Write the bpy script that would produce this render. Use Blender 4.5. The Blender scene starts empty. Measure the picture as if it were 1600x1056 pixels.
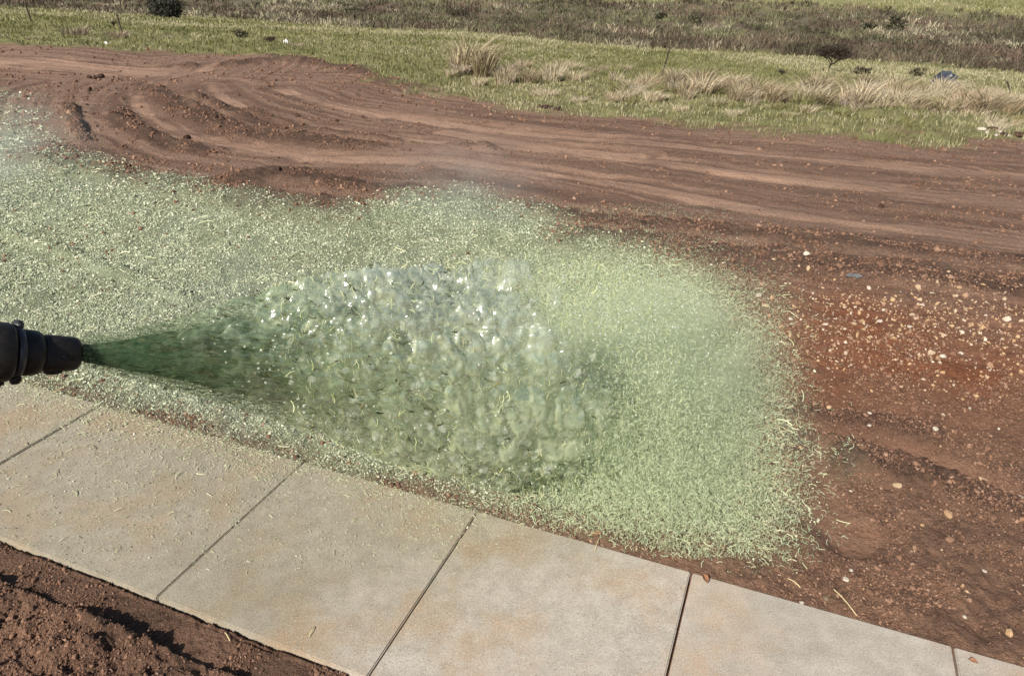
import bpy, bmesh, math, random
import numpy as np
from mathutils import Matrix, Vector

random.seed(7)
RNG = np.random.default_rng(11)
sc = bpy.context.scene
COL = sc.collection

# ------------------------------------------------------------------ camera
PW, PH, F = 1600.0, 1056.0, 1130.0          # photograph size and focal length in its pixels
CAM_H = 2.0
ROLL = math.radians(1.06)
PITCH = math.atan(575.0 / F)
CAM = np.array([0.0, 0.0, CAM_H])

def ray(px, py):
    u = (px - PW / 2) / F; v = (py - PH / 2) / F
    c, s = math.cos(-ROLL), math.sin(-ROLL)
    u, v = c * u - s * v, s * u + c * v
    cp, sp = math.cos(PITCH), math.sin(PITCH)
    return np.array([u, cp - v * sp, -sp - v * cp])

r0 = ray(PW / 2, PH / 2)
ru = Vector((ray(PW / 2 + F, PH / 2) - r0)).normalized()
rv = Vector((ray(PW / 2, PH / 2 + F) - r0)).normalized()
rf = Vector(r0).normalized()
cam_data = bpy.data.cameras.new('camera')
cam = bpy.data.objects.new('camera', cam_data); COL.objects.link(cam)
M = Matrix.Identity(4)
for i in range(3):
    M[i][0] = ru[i]; M[i][1] = -rv[i]; M[i][2] = -rf[i]
M[2][3] = CAM_H
cam.matrix_world = M
cam_data.sensor_fit = 'HORIZONTAL'; cam_data.sensor_width = 36.0
cam_data.lens = F / PW * 36.0
cam_data.clip_start = 0.05; cam_data.clip_end = 2000
sc.camera = cam

# ------------------------------------------------------------------ light
SUN_AZ = math.radians(-146.0)     # from the view direction (+Y) towards the left
SUN_EL = math.radians(37.0)
sd = Vector((math.sin(SUN_AZ) * math.cos(SUN_EL), math.cos(SUN_AZ) * math.cos(SUN_EL), math.sin(SUN_EL)))
world = bpy.data.worlds.new('World'); sc.world = world
world.use_nodes = True
wn = world.node_tree.nodes; wn.clear()
sky = wn.new('ShaderNodeTexSky'); sky.sky_type = 'NISHITA'; sky.sun_disc = False
sky.sun_elevation = SUN_EL; sky.sun_rotation = SUN_AZ
sky.dust_density = 1.6
bg = wn.new('ShaderNodeBackground'); bg.inputs[1].default_value = 0.066
wo = wn.new('ShaderNodeOutputWorld')
world.node_tree.links.new(sky.outputs[0], bg.inputs[0]); world.node_tree.links.new(bg.outputs[0], wo.inputs[0])
sl = bpy.data.lights.new('sun', 'SUN'); sl.energy = 5.0; sl.angle = math.radians(0.6); sl.color = (1.0, 0.93, 0.83)
sun = bpy.data.objects.new('sun', sl); COL.objects.link(sun)
sun.rotation_euler = sd.to_track_quat('Z', 'Y').to_euler()
sc.view_settings.view_transform = 'Standard'; sc.view_settings.look = 'None'
sc.view_settings.gamma = 1.0; sc.view_settings.exposure = 0.48
sc.view_settings.use_curve_mapping = False
sc.render.engine = 'CYCLES'
sc.cycles.transparent_max_bounces = 32
sc.cycles.max_bounces = 8; sc.cycles.diffuse_bounces = 3; sc.cycles.glossy_bounces = 3
sc.cycles.transmission_bounces = 6; sc.cycles.volume_bounces = 2
sc.cycles.volume_step_rate = 2.0
sc.cycles.sample_clamp_indirect = 6.0

# ------------------------------------------------------------------ numeric helpers
def _hash(ix, iy, seed):
    h = (ix.astype(np.int64) * 374761393 + iy.astype(np.int64) * 668265263 + seed * 1274126177) & 0xffffffff
    h = ((h ^ (h >> 13)) * 1274126177) & 0xffffffff
    h = ((h ^ (h >> 16)) * 2246822519) & 0xffffffff
    return ((h ^ (h >> 15)) & 0xffffff) / float(0xffffff)

def vnoise(x, y, seed=0):
    ix = np.floor(x); iy = np.floor(y); fx = x - ix; fy = y - iy
    ix = ix.astype(np.int64); iy = iy.astype(np.int64)
    ux = fx * fx * fx * (fx * (fx * 6 - 15) + 10); uy = fy * fy * fy * (fy * (fy * 6 - 15) + 10)
    a = _hash(ix, iy, seed); b = _hash(ix + 1, iy, seed); c = _hash(ix, iy + 1, seed); d = _hash(ix + 1, iy + 1, seed)
    return (a + (b - a) * ux) * (1 - uy) + (c + (d - c) * ux) * uy     # 0..1

def fbm(x, y, octaves=4, seed=0, gain=0.5):
    s = 0; a = 1; n = 0
    for o in range(octaves):
        s = s + a * (vnoise(x, y, seed + o * 17) - 0.5); n += a; a *= gain
        x, y = (x * 0.8 - y * 0.6) * 2.03 + 3.1, (x * 0.6 + y * 0.8) * 2.03 + 7.7
    return s / n * 2          # about -1..1

def worley(x, y, seed=0):
    ix = np.floor(x).astype(np.int64); iy = np.floor(y).astype(np.int64)
    f1 = np.full(np.shape(x), 9.0); f2 = np.full(np.shape(x), 9.0); idv = np.zeros(np.shape(x))
    for dx in (-1, 0, 1):
        for dy in (-1, 0, 1):
            cx = ix + dx; cy = iy + dy
            px = cx + _hash(cx, cy, seed + 1); py = cy + _hash(cx, cy, seed + 2)
            d = np.hypot(x - px, y - py)
            near = d < f1
            f2 = np.where(near, f1, np.minimum(f2, d))
            idv = np.where(near, _hash(cx, cy, seed + 3), idv)
            f1 = np.where(near, d, f1)
    return f1, f2, idv

def sstep(a, b, x):
    t = np.clip((x - a) / (b - a), 0, 1); return t * t * (3 - 2 * t)

def seg_dist(x, y, pts, width=None):
    """distance to a polyline (and the interpolated width at the nearest point)"""
    best = np.full(np.shape(x), 1e9)
    for (ax, ay), (bx, by) in zip(pts[:-1], pts[1:]):
        vx, vy = bx - ax, by - ay; L = vx * vx + vy * vy + 1e-12
        t = np.clip(((x - ax) * vx + (y - ay) * vy) / L, 0, 1)
        best = np.minimum(best, np.hypot(x - ax - t * vx, y - ay - t * vy))
    return best

def poly_sd(x, y, pts):
    """signed distance to a polygon, positive inside"""
    ins = np.zeros(np.shape(x), bool); P = list(pts) + [pts[0]]
    for (ax, ay), (bx, by) in zip(P[:-1], P[1:]):
        c = ((ay > y) != (by > y)) & (x < (bx - ax) * (y - ay) / (by - ay + 1e-12) + ax)
        ins ^= c
    d = seg_dist(x, y, P)
    return np.where(ins, d, -d)

# ------------------------------------------------------------------ terrain
NP_ = np.array([0.362, 0.932]); UP_ = np.array([0.932, -0.362])     # across and along the footpath
_d = np.linspace(-60, 700, 3000)
_sl = -0.08 * sstep(0, 5, _d) + 0.08 * sstep(30, 40, _d) + 0.062 * sstep(42, 56, _d) - 0.055 * sstep(190, 420, _d)
_zt = np.cumsum(_sl) * (_d[1] - _d[0]); _zt -= np.interp(0, _d, _zt)

def beyond(x, y):            # metres past the edge of the bare pad, out into the pasture
    return 0.48 * x + 0.876 * y - 11.9

def qpath(x, y):
    return NP_[0] * x + NP_[1] * y

def spath(x, y):
    return UP_[0] * x + UP_[1] * y

def macro(x, y):
    d = beyond(x, y)
    z = np.interp(d, _d, _zt)
    q = qpath(x, y)
    z = z - 0.012 + 0.15 * sstep(3.2, 5.3, q + 0.25 * np.sin(spath(x, y) * 0.7))
    far = sstep(2, 25, d)
    z = z + far * 0.5 * fbm(x / 22, y / 22, 3, 5) + sstep(2.2, 6, q) * 0.05 * fbm(x / 2.6, y / 2.6, 2, 9)
    return z

def at(px, py, dz=0.0):
    """the point of the ground that a line of sight meets"""
    r = ray(px, py)
    t = np.concatenate([np.linspace(0.8, 12, 2400), np.geomspace(12, 400, 5000)])
    x = r[0] * t; y = r[1] * t; z = CAM_H + r[2] * t
    below = z < macro(x, y) + dz
    i = int(np.argmax(below)) if below.any() else len(t) - 1
    return np.array([x[i], y[i], macro(x[i:i+1], y[i:i+1])[0]])

def atxy(pts):
    return [tuple(at(*p)[:2]) for p in pts]

# features of the pad, as lines and outlines on the ground
edge_line = atxy([(-60, 66), (0, 66), (120, 74), (300, 84), (430, 88), (520, 102), (600, 128), (680, 146), (800, 163), (860, 178), (980, 182), (1060, 197), (1160, 208), (1300, 216), (1450, 222), (1600, 228), (1700, 232)])
GRASS_POLY = edge_line + [(60, 0), (90, 300), (-200, 300), (-120, 40)]
MULCH_POLY = atxy([(-120, 120), (-20, 160), (60, 246), (150, 268), (300, 298), (420, 326), (520, 338), (600, 316), (720, 292), (800, 318), (880, 372), (1000, 398), (1100, 436), (1160, 520), (1190, 620), (1230, 700), (1232, 790), (1170, 842), (1050, 832), (960, 812), (880, 806), (760, 792), (640, 752), (480, 722), (300, 668), (160, 630), (0, 582), (-200, 520)])
TRACKS = [(atxy(p), w) for p, w in [
    ([(345, 98), (300, 112), (250, 125), (222, 138), (214, 155), (225, 172), (250, 190), (290, 208), (340, 222), (420, 236), (520, 246), (640, 250)], 0.22),
    ([(-40, 90), (80, 100), (160, 108), (250, 113)], 0.7),
    ([(330, 132), (350, 150), (400, 172), (470, 192), (560, 208), (680, 222), (800, 230), (1000, 240)], 0.20),
    ([(440, 138), (500, 158), (600, 178), (720, 195), (900, 215), (1200, 240), (1650, 280)], 0.24),
    ([(480, 245), (700, 246), (850, 268), (1000, 292), (1200, 330), (1650, 385)], 0.30),
    ([(700, 205), (900, 236), (1200, 275), (1650, 325)], 0.3),
    ([(1245, 668), (1340, 680), (1410, 700), (1500, 735), (1640, 790)], 0.07),
    ([(1282, 700), (1268, 760), (1290, 820), (1330, 850)], 0.10)]]
ROUGH = [(atxy(p), w) for p, w in [
    ([(228, 136), (250, 158), (300, 178), (350, 200), (420, 214), (560, 230)], 0.22),
    ([(190, 178), (200, 200), (240, 215), (290, 230), (330, 236)], 0.16),
    ([(30, 232), (150, 268), (300, 300), (450, 325), (600, 335), (720, 330)], 0.22),
    ([(330, 290), (440, 272), (560, 296), (700, 310)], 0.2),
    ([(850, 368), (1000, 385), (1100, 397), (1300, 420), (1650, 452)], 0.22),
    ([(840, 330), (1000, 352), (1200, 372), (1650, 420)], 0.14),
    ([(108, 165), (115, 190), (130, 220)], 0.07),
    ([(260, 106), (340, 104), (420, 96)], 0.3),
    ([(440, 90), (560, 110), (640, 134)], 0.35),
    ([(380, 170), (480, 200), (600, 218), (760, 232)], 0.12),
    ([(300, 150), (400, 195), (520, 222)], 0.10),
    ([(1120, 668), (1230, 690), (1350, 722), (1500, 762), (1650, 800)], 0.11),  # this ledge and the next: overhang shade painted in by the rough tone
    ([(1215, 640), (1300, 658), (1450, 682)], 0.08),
    ([(0, 362), (90, 392), (180, 424), (300, 470)], 0.05)]]
RED_POLY = atxy([(1180, 500), (1280, 440), (1420, 450), (1700, 445), (2200, 470), (2200, 720), (1700, 690), (1480, 660), (1330, 645), (1220, 600)])
_S0 = spath(*atxy([(475, 725)])[0])

S_LAND = spath(*atxy([(1000, 700)])[0])
def features(x, y):
    """named masks 0..1 for every point of the ground"""
    r = np.hypot(x, y)
    wob = fbm(x * 1.3, y * 1.3, 4, 21); wob2 = fbm(x * 0.35, y * 0.35, 3, 31)
    m = {}; s_along = spath(x, y) + .4 * wob2
    g = poly_sd(x + 0.8 * wob2, y + 0.5 * wob, GRASS_POLY)
    m['grass'] = sstep(-0.25, 0.5, g + 0.5 * fbm(x * 2.2, y * 2.2, 3, 77))
    e = poly_sd(x + 0.07 * wob * np.clip(r / 3, 1, 3), y + 0.07 * wob, MULCH_POLY)
    soft = 0.20 * np.clip(r / 3.0, 1, 4)
    soft = soft * (1 + 1.1 * sstep(-.5, .5, s_along - S_LAND)); e = e - .10 * sstep(-.5, .5, s_along - S_LAND)
    m['mulch'] = sstep(-soft, soft, e + 0.45 * soft * fbm(x * 3, y * 3, 4, 42))
    tr = np.zeros_like(x); ro = np.zeros_like(x)
    for pts, w in TRACKS:
        dd = seg_dist(x + 0.10 * w * wob * 3, y + 0.10 * w * wob * 3, pts) / w
        tr = np.maximum(tr, (1 - sstep(0.35, 1.5, dd + 0.5 * fbm(x * 4, y * 4, 4, 13))) * (0.45 + 0.55 * sstep(-.35, .3, fbm(x * 1.1, y * 2.3, 3, 15))))
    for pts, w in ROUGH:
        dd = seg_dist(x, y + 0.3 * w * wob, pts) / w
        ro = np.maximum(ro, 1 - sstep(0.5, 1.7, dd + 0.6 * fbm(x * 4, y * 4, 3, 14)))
    big = np.full_like(x, 1e9)
    for pts, w in TRACKS[:6]: big = np.minimum(big, seg_dist(x, y, pts))
    wv = big + .10 * wob
    st = fbm(wv * 7, s_along * .35, 3, 141) * .6 + fbm(wv * 17, s_along * .6, 2, 143) * .5
    m['streak'] = np.clip(.5 + .75 * st, 0, 1)
    ro = np.maximum(ro, .65 * (qpath(x, y) < 1.25) * sstep(-.5, .2, fbm(x * 3, y * 3, 3, 16)))
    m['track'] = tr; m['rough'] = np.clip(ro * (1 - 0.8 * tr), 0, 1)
    m['red'] = sstep(-0.35, 0.5, poly_sd(x, y, RED_POLY) + 0.25 * wob)
    q = qpath(x, y)
    m['near'] = 1 - sstep(3.0, 5.5, q + 0.3 * wob2)          # damp, freshly worked soil by the path
    d = beyond(x, y)
    m['brush'] = sstep(31, 35, d + 1.5 * wob2) * (1 - sstep(64, 72, d + 7 * wob2 - 0.10 * (x + 10)))
    return m

QFAR = qpath(*atxy([(475, 725)])[0])
def height(x, y, m=None):
    x = np.asarray(x, float); y = np.asarray(y, float)
    if m is None: m = features(x, y)
    r = np.hypot(x, y); q = qpath(x, y)
    z = macro(x, y)
    lod = lambda wl: 1 - sstep(wl * 0.30, wl * 0.65, 0.005 * r)
    bare = 1 - m['grass']
    rough = np.clip(0.35 + 0.9 * m['rough'] + 0.35 * m['near'] - 0.85 * m['track'], 0.06, 1.4)
    rough = rough * (1 - 0.35 * m['mulch']) + .35 * (q < 1.25)
    far_s = np.clip(r / 6, 1, 3)
    z = z + bare * 0.045 * np.minimum(far_s, 2) * m['rough'] * (0.6 + 0.7 * fbm(x * 3, y * 3, 3, 3))
    z = z - bare * 0.02 * np.minimum(far_s, 2) * m['track']
    wx = x + 0.02 * fbm(x * 14, y * 14, 2, 51); wy = y + 0.02 * fbm(x * 14, y * 14, 2, 52)
    # long furrows left by the blade, along the path direction
    s_ = spath(x, y)
    z = z + bare * (1 - m['mulch'] * .6) * 0.012 * fbm(s_ * 0.5, q * 6, 3, 61) * sstep(2.3, 3, q)
    z = z + bare * (1 - m['near']) * (1 - m['mulch']) * .030 * (m['streak'] - .5) * lod(.3)
    for wl, amp, sd_ in ((0.22, 0.028, 1), (0.11, 0.022, 2), (0.055, 0.017, 3), (0.03, 0.011, 4)):
        f1, f2, idv = worley(wx / wl, wy / wl, sd_ * 10)
        lump = np.clip(1 - f1 * 1.25, 0, 1) * (0.25 + 0.75 * idv)
        thr = sstep(0.35, 0.75, vnoise(x / (wl * 7), y / (wl * 7), sd_ + 90) + 0.25 * (rough - 0.5))
        z = z + bare * amp * lump * rough * (0.25 + 0.75 * thr) * lod(wl)
    z = z + bare * rough * 0.012 * fbm(x * 22, y * 22, 3, 70) * lod(0.06)
    z = z + m['mulch'] * (0.010 * fbm(x * 45, y * 45, 2, 71) * lod(0.03) + .012 * fbm(x * 14, y * 14, 3, 72))
    # pasture: lumpy turf, taller where the scrub grows
    z = z + m['grass'] * (0.06 * fbm(x * 1.2, y * 1.2, 3, 80) + 0.05 * fbm(x * 4, y * 4, 2, 81) * lod(0.5))
    z = z + m['brush'] * 0.35 * (fbm(x * 0.5, y * 0.5, 3, 82) + 0.4)
    # bed of the footpath and its two edges
    Q0 = QFAR - .855
    s_edge = 0.010 * fbm(s_ * 9, q * 0, 3, 96)
    lip = -0.006 - 0.02 * (0.5 + 0.5 * fbm(s_ * 3, q * 3, 2, 97))
    z = np.where((q > 2.04) & (q < 2.25), np.minimum(z, lip + (q - 2.1) * 0.25 + 0.012 * m['mulch']), z)
    near_side = -0.022 + 0.02 * fbm(x * 2.2, y * 2.2, 3, 98) - macro(x, y) + z * 1.0
    z = np.where(q < 1.275, np.minimum(near_side, np.where(q > Q0 - .010, -.06, np.where(q > 1.12, -0.010 - .5 * s_edge, 9))), z)
    z = np.where((q >= 1.275) & (q <= 2.09), np.minimum(z, -0.085), z)
    return z

# ------------------------------------------------------------------ materials
def new_mat(name):
    m = bpy.data.materials.new(name); m.use_nodes = True
    nt = m.node_tree
    for n in list(nt.nodes):
        if n.type != 'OUTPUT_MATERIAL': nt.nodes.remove(n)
    return m, nt, nt.nodes['Material Output']

class NT:
    """short-hand for building shader nodes"""
    def __init__(s, nt): s.nt = nt
    def n(s, t, **kw):
        nd = s.nt.nodes.new(t)
        for k, v in kw.items(): setattr(nd, k, v)
        return nd
    def l(s, a, b): s.nt.links.new(a, b)
    def put(s, sock, v):
        if isinstance(v, bpy.types.NodeSocket): s.l(v, sock)
        else: sock.default_value = v
    def noise(s, vec, scale, detail=4, rough=0.55, lac=2.0):
        t = s.n('ShaderNodeTexNoise'); t.inputs['Scale'].default_value = scale
        t.inputs['Detail'].default_value = detail; t.inputs['Roughness'].default_value = rough
        if vec is not None: s.l(vec, t.inputs['Vector'])
        return t.outputs['Fac']
    def vor(s, vec, scale, feature='F1'):
        t = s.n('ShaderNodeTexVoronoi', feature=feature); t.inputs['Scale'].default_value = scale
        if vec is not None: s.l(vec, t.inputs['Vector'])
        return t
    def ramp(s, fac, stops):
        r = s.n('ShaderNodeValToRGB'); e = r.color_ramp.elements
        while len(e) < len(stops): e.new(0.5)
        for el, (p, c) in zip(e, stops):
            el.position = p; el.color = c if len(c) == 4 else (*c, 1)
        s.l(fac, r.inputs[0]); return r.outputs[0]
    def rng(s, v, a, b, c=0.0, d=1.0):
        r = s.n('ShaderNodeMapRange'); s.put(r.inputs[0], v)
        for i, k in enumerate((a, b, c, d)): s.put(r.inputs[i + 1], k)
        return r.outputs[0]
    def math(s, op, a, b=0.0, clamp=False):
        r = s.n('ShaderNodeMath', operation=op, use_clamp=clamp); s.put(r.inputs[0], a); s.put(r.inputs[1], b); return r.outputs[0]
    def mix(s, f, a, b, mode='MIX'):
        r = s.n('ShaderNodeMix', data_type='RGBA', blend_type=mode)
        s.put(r.inputs[0], f)
        for sock, v in ((r.inputs[6], a), (r.inputs[7], b)):
            s.put(sock, v if isinstance(v, bpy.types.NodeSocket) else (*v[:3], 1))
        return r.outputs[2]
    def attr(s, name):
        return s.n('ShaderNodeAttribute', attribute_name=name).outputs['Fac']
    def attrc(s, name):
        return s.n('ShaderNodeAttribute', attribute_name=name).outputs['Color']
    def bump(s, h, strength, dist, prev=None):
        b = s.n('ShaderNodeBump'); b.inputs['Strength'].default_value = strength; b.inputs['Distance'].default_value = dist
        s.l(h, b.inputs['Height'])
        if prev is not None: s.l(prev, b.inputs['Normal'])
        return b.outputs[0]
    def principled(s, col, rough=0.9, spec=0.2, normal=None, **kw):
        p = s.n('ShaderNodeBsdfPrincipled')
        s.put(p.inputs['Base Color'], col if isinstance(col, bpy.types.NodeSocket) else (*col[:3], 1))
        s.put(p.inputs['Roughness'], rough); s.put(p.inputs['Specular IOR Level'], spec)
        if normal is not None: s.l(normal, p.inputs['Normal'])
        for k, v in kw.items(): s.put(p.inputs[k], v)
        return p

def ground_material():
    m, nt, out = new_mat('soil_and_turf'); N = NT(nt)
    P = N.n('ShaderNodeTexCoord').outputs['Object']
    nb = N.noise(P, 0.8, 5, 0.6); nm = N.noise(P, 7, 8, 0.74); nf = N.noise(P, 55, 5, 0.7); nff = N.noise(P, 190, 3, 0.7)
    # stretched along the blade's travel
    mp = N.n('ShaderNodeMapping'); N.l(P, mp.inputs[0]); mp.inputs['Rotation'].default_value = (0, 0, math.radians(21)); mp.inputs['Scale'].default_value = (0.35, 3.0, 1)
    ns = N.noise(mp.outputs[0], 1.4, 6, 0.65)
    sk = N.math('ADD', N.math('MULTIPLY', N.attr('streak'), .6), N.math('MULTIPLY', ns, .4))
    dry = N.mix(N.rng(sk, .34, .62), (0.170, 0.104, 0.074), (0.370, 0.240, 0.172))
    dry = N.mix(N.rng(nm, .4, .75, 0, .7), dry, (0.245, 0.146, 0.098))
    dry = N.mix(N.math('MULTIPLY', N.rng(nf, .52, .72), 0.55), dry, (0.40, 0.285, 0.21))
    damp = N.mix(N.rng(nm, .36, .64), (0.170, 0.098, 0.066), (0.345, 0.202, 0.132))
    damp = N.mix(N.rng(nb, .42, .62), damp, (0.255, 0.150, 0.100))
    damp = N.mix(N.math('MULTIPLY', N.rng(nf, .55, .75), 0.5), damp, (0.38, 0.25, 0.175))
    c = N.mix(N.attr('near'), dry, damp)
    redc = N.mix(N.rng(nm, .3, .7), (0.25, 0.085, 0.036), (0.33, 0.135, 0.068))
    c = N.mix(N.math('MULTIPLY', N.attr('red'), N.rng(nb, .36, .58, .15, .9)), c, redc)
    c = N.mix(N.math('MULTIPLY', N.attr('track'), N.rng(sk, .36, .6, .1, .75)), c, N.mix(N.attr('near'), N.mix(N.rng(nm, .3, .7), (0.34, 0.215, 0.150), (0.41, 0.262, 0.182)), (0.235, 0.125, 0.08)))
    c = N.mix(N.math('MULTIPLY', N.attr('rough'), N.rng(nm, .3, .6, .55, .95)), c, N.mix(N.rng(nf, .4, .65), (0.080, 0.049, 0.035), (0.165, 0.101, 0.072)))  # dark crumbly clods; along the lower-right ledges this colour also paints their shade
    pits = N.rng(N.noise(P, 26, 6, .75), .47, .36)
    c = N.mix(N.math('MULTIPLY', pits, N.math('SUBTRACT', .8, N.math('MULTIPLY', N.attr('track'), .5))), c, N.mix(1.0, c, (.50, .47, .46), 'MULTIPLY'))
    c = N.mix(N.rng(nff, .56, .70, 0, .45), c, N.mix(1.0, c, (1.55, 1.6, 1.65), 'MULTIPLY'))
    # sprayed mulch skin under the loose crumbs
    mul = N.mix(N.rng(nf, .38, .62), (0.22, 0.26, 0.15), (0.42, 0.48, 0.31))
    mul = N.mix(N.rng(nb, .45, .65, 0, .7), mul, (0.36, 0.44, 0.33))
    holes = N.rng(nff, .30, .42)
    c = N.mix(N.math('MULTIPLY', N.math('MULTIPLY', N.attr('mulch'), holes), .93), c, mul)
    # turf
    gp = N.noise(P, 0.22, 5, 0.6); gq = N.noise(P, 2.5, 5, 0.7)
    tur = N.mix(N.rng(gq, .35, .65), (0.17, 0.175, 0.065), (0.31, 0.295, 0.14))
    tur = N.mix(N.math('MULTIPLY', N.rng(gp, .45, .62), .6), tur, (0.30, 0.275, 0.140))
    scrub = N.mix(N.rng(gq, .35, .65), (0.105, 0.096, 0.060), (0.190, 0.165, 0.105))
    scrub = N.mix(N.rng(gp, .5, .6), scrub, (0.155, 0.105, 0.080))
    tur = N.mix(N.attr('brush'), tur, scrub)
    c = N.mix(N.attr('grass'), c, tur)
    v1 = N.vor(N.n('ShaderNodeTexCoord').outputs['Object'], 38).outputs['Distance']
    v2 = N.vor(N.n('ShaderNodeTexCoord').outputs['Object'], 95).outputs['Distance']
    smooth_ = N.math('SUBTRACT', 1.0, N.math('MULTIPLY', N.attr('track'), .75))
    crumb = N.math('MULTIPLY', N.math('ADD', N.math('MULTIPLY', v1, -1.0), N.math('MULTIPLY', nf, 1.4)), smooth_)
    crumb2 = N.math('MULTIPLY', N.math('ADD', N.math('MULTIPLY', v2, -.6), nff), smooth_)
    b = N.bump(nm, 0.9, 0.07)
    b = N.bump(crumb, 1.0, 0.022, b)
    b = N.bump(crumb2, 1.0, 0.010, b)
    rgh = N.rng(N.math('MULTIPLY', N.attr('near'), N.attr('track')), 0, 1, 0.95, 0.62)
    p = N.principled(c, rgh, 0.22, b)
    N.l(p.outputs[0], out.inputs[0]); return m

def ramp_mat(name, stops, rough=0.9, spec=0.2, trans=0.0, tint=None, fine=None):
    """one kind of small stuff: the colour differs from piece to piece"""
    m, nt, out = new_mat(name); N = NT(nt)
    rnd = N.n('ShaderNodeObjectInfo').outputs['Random']
    c = N.ramp(rnd, stops)
    if fine:
        P = N.n('ShaderNodeTexCoord').outputs['Object']
        c = N.mix(N.rng(N.noise(P, fine, 4, .65), .35, .65, 0, .7), c, N.mix(1.0, c, (0.45, 0.42, 0.40), 'MULTIPLY'))
    p = N.principled(c, rough, spec)
    sh = p.outputs[0]
    if trans:
        t = N.n('ShaderNodeBsdfTranslucent'); N.l(c, t.inputs[0])
        mx = N.n('ShaderNodeMixShader'); mx.inputs[0].default_value = trans
        N.l(sh, mx.inputs[1]); N.l(t.outputs[0], mx.inputs[2]); sh = mx.outputs[0]
    N.l(sh, out.inputs[0]); return m

def vcol_mat(name, attr='tone', rough=0.85, spec=0.15, trans=0.35, vary=True):
    """foliage: colour per blade from an attribute, a little different for each plant"""
    m, nt, out = new_mat(name); N = NT(nt)
    c = N.attrc(attr)
    if vary:
        rnd = N.n('ShaderNodeObjectInfo').outputs['Random']
        c = N.mix(0.8, c, N.ramp(rnd, [(0, (0.55, 0.50, 0.42)), (.35, (0.9, 0.86, .8)), (.7, (1.1, 1.05, .95)), (1, (0.75, .62, .52))]), 'MULTIPLY')
    p = N.principled(c, rough, spec)
    t = N.n('ShaderNodeBsdfTranslucent'); N.l(c, t.inputs[0])
    mx = N.n('ShaderNodeMixShader'); mx.inputs[0].default_value = trans
    N.l(p.outputs[0], mx.inputs[1]); N.l(t.outputs[0], mx.inputs[2]); N.l(mx.outputs[0], out.inputs[0])
    return m

def plain_mat(name, c1, c2, scale=20, rough=0.85, spec=0.2, bump=0.3, bdist=0.01):
    m, nt, out = new_mat(name); N = NT(nt)
    P = N.n('ShaderNodeTexCoord').outputs['Object']
    n1 = N.noise(P, scale, 6, .65)
    p = N.principled(N.mix(N.rng(n1, .35, .65), c1, c2), rough, spec, N.bump(n1, bump, bdist))
    N.l(p.outputs[0], out.inputs[0]); return m

# ------------------------------------------------------------------ object helpers
def tag(o, label=None, cat=None, group=None, kind=None):
    if label: o['label'] = label
    if cat: o['category'] = cat
    if group: o['group'] = group
    if kind: o['kind'] = kind
    return o

def link(name, me, mat=None, parent=None, loc=None):
    o = bpy.data.objects.new(name, me)
    if mat is not None and me is not None and not me.materials: me.materials.append(mat)
    COL.objects.link(o)
    if parent is not None: o.parent = parent
    if loc is not None: o.location = loc
    return o

def empty(name, loc=(0, 0, 0)):
    o = bpy.data.objects.new(name, None); o.empty_display_size = 0.1; COL.objects.link(o); o.location = loc; return o

def mesh_np(name, verts, faces, smooth=False):
    """mesh from arrays; faces is an (n,3) or (n,4) array"""
    verts = np.asarray(verts, np.float32); faces = np.asarray(faces, np.int32)
    me = bpy.data.meshes.new(name); k = faces.shape[1]
    me.vertices.add(len(verts)); me.vertices.foreach_set('co', verts.ravel())
    me.loops.add(faces.size); me.loops.foreach_set('vertex_index', faces.ravel())
    me.polygons.add(len(faces))
    me.polygons.foreach_set('loop_start', np.arange(0, faces.size, k, dtype=np.int32))
    me.polygons.foreach_set('loop_total', np.full(len(faces), k, np.int32))
    me.polygons.foreach_set('use_smooth', np.full(len(faces), smooth, bool))
    me.update(calc_edges=True); return me

def fattr(me, name, arr):
    a = me.attributes.new(name, 'FLOAT', 'POINT'); a.data.foreach_set('value', np.asarray(arr, np.float32))

def cattr(me, name, arr, domain='POINT'):
    a = me.attributes.new(name, 'FLOAT_COLOR', domain)
    arr = np.asarray(arr, np.float32)
    if arr.shape[1] == 3: arr = np.concatenate([arr, np.ones((len(arr), 1), np.float32)], 1)
    a.data.foreach_set('color', arr.ravel())

def bm_mesh(name, bm, smooth=False):
    me = bpy.data.meshes.new(name)
    for f in bm.faces: f.smooth = smooth
    bm.to_mesh(me); bm.free(); return me

def loft(name, rings, cap=True, smooth=True):
    """rings: list of (n,3) arrays of equal length"""
    R = np.array(rings); k, n, _ = R.shape
    v = R.reshape(-1, 3); f = []
    for i in range(k - 1):
        for j in range(n):
            f.append((i * n + j, i * n + (j + 1) % n, (i + 1) * n + (j + 1) % n, (i + 1) * n + j))
    me = bpy.data.meshes.new(name)
    faces = list(f)
    if cap: faces += [tuple(range(n - 1, -1, -1)), tuple((k - 1) * n + j for j in range(n))]
    me.from_pydata([tuple(p) for p in v], [], faces)
    me.polygons.foreach_set('use_smooth', [smooth] * len(me.polygons))
    me.update(); return me

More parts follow.
